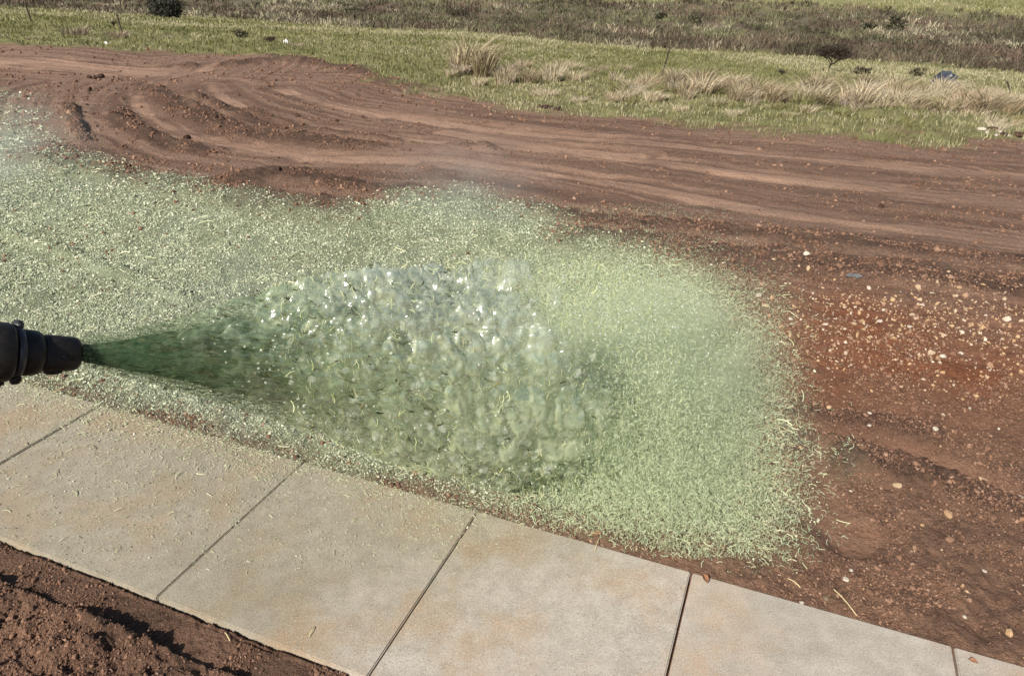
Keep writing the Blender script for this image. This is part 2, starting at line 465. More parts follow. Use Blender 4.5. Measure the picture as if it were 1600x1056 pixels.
def scatter_group(name, prim, mat, smooth=True):
    """geometry nodes: one small shape on every point, turned and sized by its attributes"""
    ng = bpy.data.node_groups.new(name, 'GeometryNodeTree')
    ng.interface.new_socket('Geometry', in_out='INPUT', socket_type='NodeSocketGeometry')
    ng.interface.new_socket('Geometry', in_out='OUTPUT', socket_type='NodeSocketGeometry')
    n = ng.nodes; L = ng.links.new
    gi = n.new('NodeGroupInput'); go = n.new('NodeGroupOutput')
    iop = n.new('GeometryNodeInstanceOnPoints')
    def named(nm):
        a = n.new('GeometryNodeInputNamedAttribute'); a.data_type = 'FLOAT_VECTOR'; a.inputs['Name'].default_value = nm
        return a.outputs[0]
    e2r = n.new('FunctionNodeEulerToRotation'); L(named('rot'), e2r.inputs[0]); L(e2r.outputs[0], iop.inputs['Rotation'])
    L(named('scl'), iop.inputs['Scale'])
    if prim in ('crumb', 'drop'):
        ico = n.new('GeometryNodeMeshIcoSphere'); ico.inputs['Radius'].default_value = 1.0
        ico.inputs['Subdivisions'].default_value = 1 if prim == 'crumb' else 3
        geo = ico.outputs[0]
        sp = n.new('GeometryNodeSetPosition'); L(geo, sp.inputs[0])
        nz = n.new('ShaderNodeTexNoise'); nz.inputs['Scale'].default_value = 1.3 if prim == 'crumb' else 1.1
        vm = n.new('ShaderNodeVectorMath'); vm.operation = 'SUBTRACT'; vm.inputs[1].default_value = (.5, .5, .5)
        L(nz.outputs['Color'], vm.inputs[0])
        vs = n.new('ShaderNodeVectorMath'); vs.operation = 'SCALE'; vs.inputs['Scale'].default_value = 1.3
        L(vm.outputs[0], vs.inputs[0]); L(vs.outputs[0], sp.inputs['Offset']); geo = sp.outputs[0]
    else:
        q = n.new('GeometryNodeCurveQuadraticBezier'); q.inputs['Resolution'].default_value = 4
        q.inputs['Start'].default_value = (-.5, 0, 0); q.inputs['Middle'].default_value = (0.05, .32, .12); q.inputs['End'].default_value = (.5, 0, 0)
        cc = n.new('GeometryNodeCurvePrimitiveCircle'); cc.inputs['Resolution'].default_value = 3; cc.inputs['Radius'].default_value = 1.0 if prim == 'fibre' else 1.0
        # unit-thick profile is thinned by a fixed ratio of the length
        cc.inputs['Radius'].default_value = 0.045 if prim == 'fibre' else 0.10
        c2m = n.new('GeometryNodeCurveToMesh'); L(q.outputs[0], c2m.inputs[0]); L(cc.outputs[0], c2m.inputs[1]); geo = c2m.outputs[0]
    ss = n.new('GeometryNodeSetShadeSmooth'); L(geo, ss.inputs[0]); ss.inputs['Shade Smooth'].default_value = smooth
    sm = n.new('GeometryNodeSetMaterial'); L(ss.outputs[0], sm.inputs[0]); sm.inputs['Material'].default_value = mat
    L(gi.outputs[0], iop.inputs['Points']); L(sm.outputs[0], iop.inputs['Instance']); L(iop.outputs[0], go.inputs[0])
    return ng

def scatter(name, pts, rot, scl, prim, mat, smooth=True, parent=None):
    me = bpy.data.meshes.new(name)
    pts = np.asarray(pts, np.float32)
    me.vertices.add(len(pts)); me.vertices.foreach_set('co', pts.ravel())
    for nm, a in (('rot', rot), ('scl', scl)):
        at_ = me.attributes.new(nm, 'FLOAT_VECTOR', 'POINT'); at_.data.foreach_set('vector', np.asarray(a, np.float32).ravel())
    me.update()
    o = link(name, me, mat, parent)
    md = o.modifiers.new('scatter', 'NODES'); md.node_group = scatter_group(name + '_scatter', prim, mat, smooth)
    return o

def rand_rot(n): return RNG.uniform(0, 2 * math.pi, (n, 3))

# ------------------------------------------------------------------ the ground: one sheet out past the far slope
th = np.concatenate([np.linspace(-180, -68, 40, endpoint=False), np.linspace(-68, 62, 860, endpoint=False), np.linspace(62, 180, 42)])
th = np.radians(th)
rr = np.concatenate([[0.02, 0.3, 0.6, 0.8], np.geomspace(0.95, 5, 330, endpoint=False), np.geomspace(5, 30, 300, endpoint=False), np.geomspace(30, 620, 150)])
TT, RR = np.meshgrid(th, rr, indexing='ij')
gx = (RR * np.sin(TT)).ravel(); gy = (RR * np.cos(TT)).ravel()
fm = features(gx, gy)
gz = height(gx, gy, fm)
a, b = len(th), len(rr)
idx = np.arange(a * b).reshape(a, b)
quads = np.stack([idx[:-1, :-1], idx[:-1, 1:], idx[1:, 1:], idx[1:, :-1]], -1).reshape(-1, 4)
gme = mesh_np('ground', np.stack([gx, gy, gz], 1), quads[:, ::-1].copy(), True)
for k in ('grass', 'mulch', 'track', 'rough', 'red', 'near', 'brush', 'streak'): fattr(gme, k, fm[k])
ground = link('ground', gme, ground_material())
tag(ground, 'red brown bare earth running out to green pasture', None, None, 'structure')

# ------------------------------------------------------------------ footpath slabs
MUTED0 = .9 * qpath(*atxy([(760, 900)])[0]) - spath(*atxy([(760, 900)])[0])
def concrete_material():
    m, nt, out = new_mat('concrete'); N = NT(nt)
    P = N.n('ShaderNodeTexCoord').outputs['Object']
    W_ = N.n('ShaderNodeNewGeometry').outputs['Position']
    n1 = N.noise(W_, 2.2, 5, .6); n2 = N.noise(W_, 14, 5, .65); n3 = N.noise(W_, 170, 5, .75); n4 = N.noise(W_, 90, 3, .6)
    c = N.mix(N.rng(n2, .35, .65), (0.345, 0.312, 0.262), (0.445, 0.405, 0.350))
    st = N.math('MULTIPLY', N.rng(n1, .47, .62), N.rng(n4, .35, .6, .3, 1))
    c = N.mix(N.math('MULTIPLY', st, .7), c, (0.43, 0.285, 0.175))
    st2 = N.rng(N.noise(W_, 1.3, 4, .6), .52, .68)
    c = N.mix(N.math('MULTIPLY', st2, .45), c, (0.245, 0.228, 0.185))
    c = N.mix(N.rng(n3, .54, .66, 0, .75), c, (0.58, 0.53, 0.46))
    c = N.mix(N.rng(n3, .46, .34, 0, .75), c, (0.17, 0.14, 0.11))
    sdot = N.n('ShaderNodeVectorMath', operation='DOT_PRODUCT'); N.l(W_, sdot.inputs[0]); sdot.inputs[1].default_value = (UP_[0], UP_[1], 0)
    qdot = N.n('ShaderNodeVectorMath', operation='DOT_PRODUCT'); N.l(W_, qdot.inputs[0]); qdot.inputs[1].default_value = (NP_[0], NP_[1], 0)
    muted = N.math('SUBTRACT', N.math('ADD', N.math('MULTIPLY', qdot.outputs['Value'], .9), N.math('MULTIPLY', n1, 1.3)), sdot.outputs['Value'])
    muted = N.rng(muted, MUTED0 + .25, MUTED0 + .95)
    c = N.mix(N.math('MULTIPLY', muted, .85), c, N.mix(1.0, c, (0.72, 0.71, 0.62), 'MULTIPLY'))  # slabs darker and less blue towards the left and the far edge
    b = N.bump(n3, .6, .004); b = N.bump(n2, .2, .004, b)
    p = N.principled(c, .88, .25, b); N.l(p.outputs[0], out.inputs[0]); return m
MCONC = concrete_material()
bed_mat = plain_mat('packed_red_soil', (0.14, 0.08, 0.055), (0.22, 0.12, 0.08), 30)
Q1 = qpath(*atxy([(475, 725)])[0]); Q0 = Q1 - 0.855
js = [spath(*atxy([p])[0]) for p in ((160, 635), (475, 725), (748, 801), (1080, 898), (1487, 1015))]
js = [js[0] - 2.4, js[0] - 1.2] + js + [js[-1] + .87, js[-1] + 1.74]
def slab_corner(s, q, z): return (UP_[0] * s + NP_[0] * q, UP_[1] * s + NP_[1] * q, z)
sA, sB = js[0], js[-1]
bme = bpy.data.meshes.new('footpath')
vs = [slab_corner(s, q, z) for z in (-0.16, -0.022) for s, q in ((sA, Q0 + .03), (sB, Q0 + .03), (sB, Q1 - .03), (sA, Q1 - .03))]
bme.from_pydata(vs, [], [(3, 2, 1, 0), (4, 5, 6, 7), (0, 1, 5, 4), (1, 2, 6, 5), (2, 3, 7, 6), (3, 0, 4, 7)])
path = tag(link('footpath', bme, bed_mat), 'concrete slab footpath crossing the foreground', None, None, 'structure')
for i in range(len(js) - 1):
    g = [.003, .003, .003, .0025, .003, .0045, .0045, .003, .003][i]
    g2 = [.003, .003, .0025, .003, .0045, .0045, .003, .003, .003][i]
    bm = bmesh.new()
    s0, s1 = js[i] + g, js[i + 1] - g2
    dz = [0, .002, -.001, 0.001, .0015, 0, 0, .001][i % 8]
    vv = [bm.verts.new(slab_corner(s, q, z)) for z in (-0.09, 0.0 + dz) for s, q in ((s0, Q0), (s1, Q0), (s1, Q1), (s0, Q1))]
    for f in ((3, 2, 1, 0), (4, 5, 6, 7), (0, 1, 5, 4), (1, 2, 6, 5), (2, 3, 7, 6), (3, 0, 4, 7)):
        bm.faces.new([vv[k] for k in f])
    bmesh.ops.recalc_face_normals(bm, faces=bm.faces)
    bmesh.ops.bevel(bm, geom=[e for e in bm.edges], offset=0.004, segments=2, affect='EDGES')
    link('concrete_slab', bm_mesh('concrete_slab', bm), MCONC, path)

# ------------------------------------------------------------------ loose stuff on the ground
def sample_px(n, x0, x1, y0, y1):
    """points of the ground spread over a stretch that lies ahead (denser near by, as one sees it)"""
    px = RNG.uniform(x0, x1, n); py = RNG.uniform(y0, y1, n)
    u = (px - PW / 2) / F; v = (py - PH / 2) / F
    c, s = math.cos(-ROLL), math.sin(-ROLL)
    u, v = c * u - s * v, s * u + c * v
    cp, sp = math.cos(PITCH), math.sin(PITCH)
    dx, dy, dz = u, cp - v * sp, -sp - v * cp
    ok = dz < -0.02; dx, dy, dz = dx[ok], dy[ok], dz[ok]
    t = CAM_H / -dz
    for _ in range(5): t = (CAM_H - macro(dx * t, dy * t)) / -dz
    return dx * t, dy * t

def on_ground(x, y):
    m = features(x, y); return height(x, y, m), m

def slab_top(x, y, z):
    q = qpath(x, y); s = spath(x, y)
    on = (q > Q0) & (q < Q1) & (s > sA) & (s < sB)
    return np.where(on, 0.002, z), on

def sample_plan(n, r0_, r1_, deg=44):
    t = np.radians(RNG.uniform(-deg, deg, n)); r_ = np.exp(RNG.uniform(math.log(r0_), math.log(r1_), n)); return r_ * np.sin(t), r_ * np.cos(t)

# pale mulch crumbs and short fibres where the slurry has landed
x, y = sample_px(650000, -60, 1330, 130, 900)
m = features(x, y); on = slab_top(x, y, 0 * x)[1]
q = qpath(x, y); s = spath(x, y)
edge = np.exp(-np.clip(Q1 - q, 0, 9) / 0.10)
left = 1 - sstep(-0.15, 0.45, s - _S0 * 0 - spath(*atxy([(700, 790)])[0]) * 1.0)
dens = np.where(on, (0.6 * edge * left * sstep(.3, .6, fbm(x * 6, y * 6, 3, 5) * .5 + .5 + .35 * edge) + 0.17 * left * np.exp(-np.clip(Q1 - q, 0, 9) / 0.42)), m['mulch'])
cover = 0.25 + 0.6 * sstep(-.45, .45, fbm(x * 5, y * 5, 4, 19) + 0.15)
k = RNG.uniform(0, 1, len(x)) < dens * np.where(on, 1, cover) * (1 - m['grass'])
x, y, on = x[k], y[k], on[k]
z = slab_top(x, y, height(x, y, {a_: v_[k] for a_, v_ in m.items()}))[0]
r = np.sqrt(x * x + y * y + 4)
size = r * np.exp(RNG.normal(0, .4, len(x))) * np.where(on, 0.00038, 0.00053)
n = len(x)
half = RNG.uniform(0, 1, n) < 0.975 - .5 * sstep(-.2, 1.0, s[k] - spath(*atxy([(800, 700)])[0])) - .5 * on
MUL = ramp_mat('pale_wet_mulch', [(0, (0.20, 0.23, 0.14)), (.35, (0.36, 0.40, 0.265)), (.75, (0.50, 0.53, 0.38)), (1, (0.66, 0.67, 0.52))], .75, .3, .08)
scl = size[:, None] * RNG.uniform(.6, 1.5, (n, 3)) * np.array([1.25, 1.0, .7])
o = scatter('mulch_crumbs', np.stack([x, y, z + size * .3], 1)[half], rand_rot(n)[half] * [.12, .12, 1], scl[half], 'crumb', MUL, False)
tag(o, 'pale green crumbs of sprayed mulch covering the earth', 'mulch', None, 'stuff')
fl = size * RNG.uniform(5, 13, n) * np.where(on, .75, 1)
rot = rand_rot(n); rot[:, 0] = RNG.normal(0, .35, n); rot[:, 1] = RNG.normal(0, .3, n)
kk = ~half
FIB = ramp_mat('pale_wood_fibre', [(0, (0.52, 0.56, 0.32)), (.5, (0.70, 0.71, 0.46)), (1, (0.82, 0.80, 0.58))], .7, .3, .15)
o = scatter('mulch_fibres', np.stack([x, y, z + size * .8], 1)[kk], rot[kk], np.stack([fl, fl, fl], 1)[kk], 'fibre', FIB)
tag(o, 'pale green wood fibres strewn over mulch and slabs', 'fibres', None, 'stuff')

# soil crumbs
x, y = sample_px(500000, -90, 1760, 100, 1080)
x2, y2 = sample_plan(90000, 4.5, 22); x = np.concatenate([x, x2]); y = np.concatenate([y, y2])
q = qpath(x, y)
k = (q < Q0 - .01) | (q > Q1 + .005); x, y, q = x[k], y[k], q[k]
m = features(x, y)
rgh = np.clip(.38 + .9 * m['rough'] + .4 * m['near'] - .8 * m['track'], .02, 1)
cl = sstep(-.45, .35, fbm(x * 4, y * 4, 4, 33))
k = RNG.uniform(0, 1, len(x)) < rgh * cl * (1 - m['grass']) * (1 - .93 * m['mulch'])
x, y, m = x[k], y[k], {a: v[k] for a, v in m.items()}
z = height(x, y, m)
n = len(x); r = np.sqrt(x * x + y * y + 4)
size = np.minimum(r * 0.00052 * np.exp(RNG.normal(0, .62, n)), .007 + .0015 * r)
SOIL = ramp_mat('crumbled_red_soil', [(0, (0.10, 0.056, 0.038)), (.4, (0.155, 0.087, 0.058)), (.85, (0.215, 0.125, 0.083)), (1, (0.30, 0.19, 0.135))], .95, .15)
o = scatter('soil_crumbs', np.stack([x, y, z + size * .25], 1), rand_rot(n), size[:, None] * RNG.uniform(.5, 1.5, (n, 3)), 'crumb', SOIL, False)
tag(o, 'loose dark red soil crumbs littering the bare earth', 'soil', None, 'stuff')

# gravel on the orange bank and thinly everywhere
x, y = sample_px(72000, 700, 2080, 230, 1060)
m = features(x, y); q = qpath(x, y)
band = m['red'] * sstep(-.2, .5, fbm(x * 1.6, y * 1.6, 3, 44) + .15) * sstep(3.6, 4.3, q)
k = (q > Q1 + .02) & (RNG.uniform(0, 1, len(x)) < (.012 * (q < 5.5) + .62 * band) * (1 - m['grass']) * (1 - m['mulch']))
x, y = x[k], y[k]; z = height(x, y); n = len(x); r = np.sqrt(x * x + y * y + 4)
size = r * .0009 * np.exp(RNG.normal(0, .5, n))
GRV = ramp_mat('pale_gravel', [(0, (0.20, 0.12, 0.08)), (.3, (0.36, 0.23, 0.13)), (.6, (0.40, 0.27, 0.15)), (.9, (0.40, 0.32, 0.24)), (1, (0.52, 0.46, 0.38))], .8, .3)
o = scatter('gravel', np.stack([x, y, z + size * .2], 1), rand_rot(n), size[:, None] * RNG.uniform(.6, 1.5, (n, 3)) * [1.2, 1, .7], 'crumb', GRV, False)
tag(o, 'pale and ochre gravel strewn over the orange bank', 'gravel', None, 'stuff')

# ------------------------------------------------------------------ the spray nozzle and its hose
RUBBER = plain_mat('worn_black_metal', (0.006, 0.006, 0.006), (0.020, 0.016, 0.013), 60, .5, .35, .25, .002)
HOSE = plain_mat('black_hose_rubber', (0.008, 0.008, 0.008), (0.02, 0.02, 0.02), 40, .6, .3, .2, .002)
STEEL = plain_mat('scuffed_dark_steel', (0.02, 0.021, 0.024), (0.05, 0.05, 0.056), 70, .35, .5, .2, .001)
cr = np.array(ru); cd = np.array(rv); cf = np.array(rf)
def cpos(px, py, depth): return CAM + ray(px, py) * depth
NZ = 1.90 / 1.30
TIP = cpos(122, 553, 1.90)
AX = cr * .62 + cd * .045 + cf * .78; AX /= np.linalg.norm(AX)
NV = cd - AX * np.dot(cd, AX); NV /= np.linalg.norm(NV)      # down, across the nozzle
NW = np.cross(AX, NV)
def nring(back, rad, n=32, power=2.0, sq=1.0, turn=0.0, oval=(1, 1)):
    out_ = []; back *= NZ; rad *= NZ
    for k in range(n):
        a_ = 2 * math.pi * k / n + turn
        c_, s_ = math.cos(a_), math.sin(a_)
        f_ = (abs(c_) ** power + abs(s_) ** power) ** (-1 / power)
        out_.append(TIP - AX * back + (NV * c_ * oval[0] + NW * s_ * oval[1]) * rad * f_)
    return out_
nozzle = tag(empty('spray_nozzle', tuple(TIP - AX * .1)), 'black hose nozzle spraying green slurry at the left edge', 'nozzle')
def npart(name, me, mat, parent=nozzle):
    o = link(name, me, mat, parent)
    o.matrix_parent_inverse = Matrix.Translation(-Vector(nozzle.location)) if parent is nozzle else Matrix.Identity(4)
    return o
tipm = npart('tip', loft('tip', [nring(-.002, .017), nring(.001, .024, power=2.3), nring(.005, .0285, power=2.6), nring(.012, .0305, power=3.2), nring(.050, .0325, power=3.4), nring(.056, .0315, power=2.6), nring(.064, .030)]), RUBBER)
npart('barrel', loft('barrel', [nring(.060, .031), nring(.063, .0365), nring(.070, .039), nring(.086, .040), nring(.092, .037), nring(.104, .037)]), RUBBER)
npart('collar', loft('collar', [nring(.092, .041), nring(.094, .0465), nring(.103, .0465), nring(.105, .043)]), STEEL)
npart('coupling', loft('coupling', [nring(.105, .040), nring(.108, .048, power=2.5), nring(.113, .050, power=2.6), nring(.150, .050, power=2.6), nring(.155, .046), nring(.175, .046), nring(.180, .050), nring(.215, .050), nring(.22, .041)]), RUBBER)
def lug(name, back, ang, rad, sx, sy, sz, mat):
    bm = bmesh.new(); bmesh.ops.create_cube(bm, size=1)
    bmesh.ops.bevel(bm, geom=list(bm.edges), offset=.18, segments=2, affect='EDGES')
    back, rad, sx, sy, sz = [q_ * NZ for q_ in (back, rad, sx, sy, sz)]
    R_ = NV * math.cos(ang) + NW * math.sin(ang); T_ = np.cross(AX, R_)
    for v in bm.verts:
        p = np.array(v.co); v.co = Vector(TIP - AX * (back + p[0] * sx) + R_ * (rad + p[1] * sy) + T_ * p[2] * sz)
    npart(name, bm_mesh(name, bm, True), mat)
lug('lug', .098, math.pi + .15, .046, .013, .018, .026, STEEL)
lug('lug', .098, -.2, .046, .013, .016, .026, RUBBER)
lug('lug', .128, .25, .050, .034, .014, .040, RUBBER)
lug('lug', .042, -.25, .0325, .026, .010, .018, RUBBER)
lug('wrench_flat', .034, -1.1, .0315, .034, .003, .024, RUBBER)
hp = [TIP - AX * .20, TIP - AX * .30, TIP - AX * .36, TIP - AX * .42]      # only the last of the hose is near the picture
cu = bpy.data.curves.new('hose', 'CURVE'); cu.dimensions = '3D'; cu.bevel_depth = .058; cu.bevel_resolution = 5; cu.resolution_u = 8
sp = cu.splines.new('NURBS'); sp.points.add(len(hp) - 1); sp.use_endpoint_u = True; sp.order_u = 4
for p_, c_ in zip(sp.points, hp): p_.co = (*c_, 1)
cu.materials.append(HOSE)
ho = bpy.data.objects.new('hose', cu); COL.objects.link(ho); ho.parent = nozzle
ho.matrix_parent_inverse = Matrix.Translation(-Vector(nozzle.location))

# ------------------------------------------------------------------ the jet of slurry
def ground_depth(px, py):
    p = at(px, py) - CAM; return float(np.dot(p, cf) / np.dot(ray(px, py), cf))
jet_px = [(124, 552), (200, 556), (300, 558), (400, 561), (500, 568), (600, 581), (700, 596), (800, 600), (900, 608), (1000, 626), (1080, 645)]
jet_half = [22, 43, 70, 99, 130, 160, 172, 186, 196, 198, 196]
jd0, jd1 = 1.90, ground_depth(1080, 645) - .06
lam = np.linspace(0, 1, 11)
# equal steps of the picture are not equal steps in space: follow the straight flight in depth
P0 = cpos(*jet_px[0], jd0); P1 = cpos(*jet_px[-1], jd1)
def depth_for(px):
    a_, b_ = (jet_px[0][0] - 800) / F * jd0, (jet_px[-1][0] - 800) / F * jd1
    u = (px - 800) / F; t_ = (u * jd0 - a_) / ((b_ - a_) - u * (jd1 - jd0)); return jd0 + t_ * (jd1 - jd0)
CL = np.array([cpos(p[0], p[1], depth_for(p[0])) for p in jet_px])
HA = np.array([h_ / F * depth_for(p[0]) for h_, p in zip(jet_half, jet_px)])
JL = np.concatenate([[0], np.cumsum(np.linalg.norm(np.diff(CL, axis=0), axis=1))])
def jet(l):
    """centre and half height of the jet at l metres from the tip"""
    l = np.asarray(l); return np.stack([np.interp(l, JL, CL[:, i]) for i in range(3)], -1), np.interp(l, JL, HA)
JT = (CL[-1] - CL[0]) / np.linalg.norm(CL[-1] - CL[0])
JV = np.array([0, 0, -1.02]); JW = np.array([JT[1], -JT[0], 0]); JW = JW / np.linalg.norm(JW)      # a fan standing on edge, thin across
LEN = JL[-1]
lx = lambda px: float(np.interp(px, [p[0] for p in jet_px], JL))      # where along the jet

spray = tag(empty('slurry_spray', tuple(TIP)), 'fan of wet pale green slurry and fibres bursting from the nozzle', 'spray', None, 'stuff')
def spart(o):
    o.parent = spray; o.matrix_parent_inverse = Matrix.Translation(-Vector(spray.location)); o['kind'] = 'stuff'; return o

def liquid_material(name):
    m, nt, out = new_mat(name); N = NT(nt)
    c = N.attrc('tone'); a_ = N.attr('dense')
    p = N.principled(c, .3, .3)
    t = N.n('ShaderNodeBsdfTranslucent'); N.l(c, t.inputs[0])
    mx = N.n('ShaderNodeMixShader'); mx.inputs[0].default_value = .5
    N.l(p.outputs[0], mx.inputs[1]); N.l(t.outputs[0], mx.inputs[2])
    tr = N.n('ShaderNodeBsdfTransparent'); tr.inputs[0].default_value = (.99, .995, .985, 1)
    m2 = N.n('ShaderNodeMixShader'); N.l(a_, m2.inputs[0]); N.l(tr.outputs[0], m2.inputs[1]); N.l(mx.outputs[0], m2.inputs[2])
    gl = N.n('ShaderNodeBsdfGlossy'); gl.inputs['Roughness'].default_value = .09; gl.inputs['Color'].default_value = (1, 1, 1, 1)
    m3 = N.n('ShaderNodeMixShader'); N.l(N.attr('gloss'), m3.inputs[0]); N.l(m2.outputs[0], m3.inputs[1]); N.l(gl.outputs[0], m3.inputs[2])
    N.l(m3.outputs[0], out.inputs[0]); return m
LIQ = liquid_material('slurry_film')

def shell(name, l0, l1, scale, ns, npz, kcell, seed, amp, colour, dens):
    l = np.linspace(l0, l1, ns); ph = np.linspace(-math.pi, math.pi, npz, endpoint=False)
    Lg, PHg = np.meshgrid(l, ph, indexing='ij')
    C, A = jet(Lg)
    u = np.cumsum(np.concatenate([[0], np.diff(l) / (np.interp((l[1:] + l[:-1]) / 2, JL, HA) / kcell)]))[:, None] + PHg * 0
    v = PHg * kcell
    wu = u + .5 * fbm(u * .6, v * .6, 2, seed); wv = v + .5 * fbm(u * .6, v * .6, 2, seed + 5)
    f1, f2, idv = worley(wu * .8, wv, seed)
    dome = np.sqrt(np.clip(1 - f1 * f1 * 1.3, 0, 1)) * (.5 + .8 * idv)
    f1b, f2b, idb = worley(wu * 2.2, wv * 2.2, seed + 9)
    dome = dome + .5 * np.sqrt(np.clip(1 - f1b * f1b * 1.3, 0, 1)) * idb + .3 * fbm(u * 2.5, v * 2.5, 2, seed + 12)
    vein = 1 - sstep(.03, .22, f2 - f1)
    grow = sstep(lx(230), lx(480), Lg)
    rag = 1 + .10 * fbm(u * .35, v * .35, 3, seed + 30) + .05 * fbm(u * 1.1, v * 1.1, 2, seed + 31)
    rad = A * scale * rag + (A / kcell) * amp * dome * grow
    pos = C + (JV * np.cos(PHg)[..., None] + JW * (.55 * np.sin(PHg))[..., None]) * rad[..., None]
    pos[..., 2] = np.maximum(pos[..., 2], .03)
    tone, dn = colour(Lg, u, v, PHg, vein, idv), dens(Lg, u, v, PHg, vein, idv)
    ii = np.arange(ns * npz).reshape(ns, npz); jj = np.roll(ii, -1, 1)
    f = np.stack([ii[:-1], ii[1:], jj[1:], jj[:-1]], -1).reshape(-1, 4)
    f = f[(np.clip(dn, 0, 1).ravel()[f] > .012).any(1)]      # no film where it has broken up
    me = mesh_np(name, pos.reshape(-1, 3), f, True)
    cattr(me, 'tone', tone.reshape(-1, 3)); fattr(me, 'dense', np.clip(dn, 0, 1).ravel())
    fattr(me, 'gloss', (sstep(lx(230), lx(480), Lg) * .14 * np.clip(dn * 3, 0, 1)).ravel())
    return spart(link(name, me, LIQ))

def lerp3(a_, b_, t_): return np.asarray(a_) + (np.asarray(b_) - np.asarray(a_)) * t_[..., None]
def col_outer(l, u, v, ph, vein, idv):
    k_ = sstep(lx(160), lx(520), l)
    base = lerp3((.30, .40, .22), (.58, .71, .46), k_)
    base = base + ((idv - .5) * .12)[..., None]
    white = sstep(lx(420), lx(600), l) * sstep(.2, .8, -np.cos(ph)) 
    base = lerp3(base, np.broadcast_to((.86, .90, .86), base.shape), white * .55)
    base = lerp3(base, np.broadcast_to((.80, .83, .50), base.shape), vein * .5 * sstep(lx(300), lx(450), l))
    return np.clip(base, .02, .9)
def den_outer(l, u, v, ph, vein, idv):
    n_ = fbm(u * .7, v * .7, 3, 91)
    d_ = .29 + .22 * n_ + .24 * vein + .34 * (idv - .5)
    tip_ = lx(905) - .42 * (-np.cos(ph)) ; d_ = d_ * (1 - sstep(tip_ - .25, tip_ + .12, l + .22 * n_)) 
    return d_ * (.6 + .4 * sstep(lx(150), lx(330), l)) * (1 - .66 * (1 - sstep(lx(420), lx(690), l)) * (1 - .7 * np.abs(np.cos(ph)) ** 2))
def col_core(l, u, v, ph, vein, idv):
    n_ = sstep(-.25, .4, fbm(u * .35 / (1 + 0 * u), v * .9, 4, 55)); n2 = sstep(.05, .45, fbm(u * .5, v * .8, 3, 58))
    k_ = sstep(lx(140), lx(640), l)
    base = lerp3((.045, .120, .062), (.32, .46, .23), np.clip(k_ * .8 + .5 * n_ * k_, 0, 1))
    base = lerp3(base, np.broadcast_to((.055, .060, .018), base.shape), n2 * .85 * sstep(lx(170), lx(280), l))
    return np.clip(base, .01, .9)
def den_core(l, u, v, ph, vein, idv):
    n_ = fbm(u * .5, v * .8, 4, 57)
    return (.85 - .82 * sstep(lx(380), lx(760), l + .14 * n_)) * (1 + .6 * n_)
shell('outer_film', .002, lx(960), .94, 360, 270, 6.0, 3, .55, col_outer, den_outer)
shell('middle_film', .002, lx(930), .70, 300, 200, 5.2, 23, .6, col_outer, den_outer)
shell('core_jet', .001, lx(760), .62, 220, 120, 4.0, 43, .4, col_core, den_core)

def in_jet(n, l0, l1, lo=0.0, hi=1.0, bias=.5, lp=1.0):
    l = l0 + (l1 - l0) * RNG.uniform(0, 1, n) ** lp; C, A = jet(l)
    rho = lo + (hi - lo) * RNG.uniform(0, 1, n) ** bias; ph = RNG.uniform(0, 2 * math.pi, n)
    p = C + (JV * np.cos(ph)[:, None] + JW * (.55 * np.sin(ph))[:, None]) * (A * rho)[:, None]
    return p, l, rho, A

def glassy(name, col, alpha, rough=.06):
    m, nt, out = new_mat(name); N = NT(nt)
    p = N.principled(col, rough, .7)
    t = N.n('ShaderNodeBsdfTranslucent'); t.inputs[0].default_value = (*col, 1)
    mx = N.n('ShaderNodeMixShader'); mx.inputs[0].default_value = .45; N.l(p.outputs[0], mx.inputs[1]); N.l(t.outputs[0], mx.inputs[2])
    tr = N.n('ShaderNodeBsdfTransparent')
    m2 = N.n('ShaderNodeMixShader'); m2.inputs[0].default_value = alpha
    N.l(tr.outputs[0], m2.inputs[1]); N.l(mx.outputs[0], m2.inputs[2]); N.l(m2.outputs[0], out.inputs[0]); return m
GL1 = glassy('milky_water', (.84, .89, .80), .17)
p, l, rho, A = in_jet(3000, lx(430), lx(985), .6, 1.04, .6, .8)
up_ = (jet(l)[0][:, 2] - p[:, 2]) / A; k = l < lx(905) + .42 * np.clip(up_, -1, 1) + RNG.normal(0, .08, len(l)); p, l, A = p[k], l[k], A[k]
sz = RNG.uniform(.005, .018, len(p)) * (.7 + .5 * l / LEN)
scl = sz[:, None] * RNG.uniform(.55, 1.35, (len(p), 3)) * [1, 1, .6]
spart(scatter('water_blobs', p, rand_rot(len(p)), scl, 'drop', GL1))
p, l, rho, A = in_jet(5000, lx(330), LEN * .98, .3, 1.12, .6, .8)
sz = RNG.uniform(.0012, .004, len(p))
spart(scatter('water_drops', p, rand_rot(len(p)), sz[:, None] * RNG.uniform(.7, 1.4, (len(p), 3)), 'drop', glassy('clear_drops', (.78, .84, .74), .6)))

def dir_rot(n, spread):
    """eulers that lay a fibre along the flow, with some tumble"""
    out_ = np.zeros((n, 3))
    d = JT[None] + RNG.normal(0, spread, (n, 3)); d /= np.linalg.norm(d, axis=1)[:, None]
    out_[:, 2] = np.arctan2(d[:, 1], d[:, 0]); out_[:, 1] = -np.arcsin(d[:, 2]); out_[:, 0] = RNG.uniform(0, 6.28, n); return out_
# streaks drawn out of the nozzle
p, l, rho, A = in_jet(2600, .004, lx(420), 0, .98, .7)
ln = RNG.uniform(.015, .06, len(p)) * (.4 + l / lx(420))
STK = ramp_mat('green_streaks', [(0, (.03, .075, .045)), (.35, (.05, .12, .06)), (.6, (.10, .13, .04)), (.85, (.26, .34, .20)), (.97, (.5, .55, .4)), (1, (.5, .33, .12))], .4, .4, .3)
spart(scatter('streaks', p, dir_rot(len(p), .10), np.stack([ln, ln * .35, ln * .35], 1), 'fibre', STK))
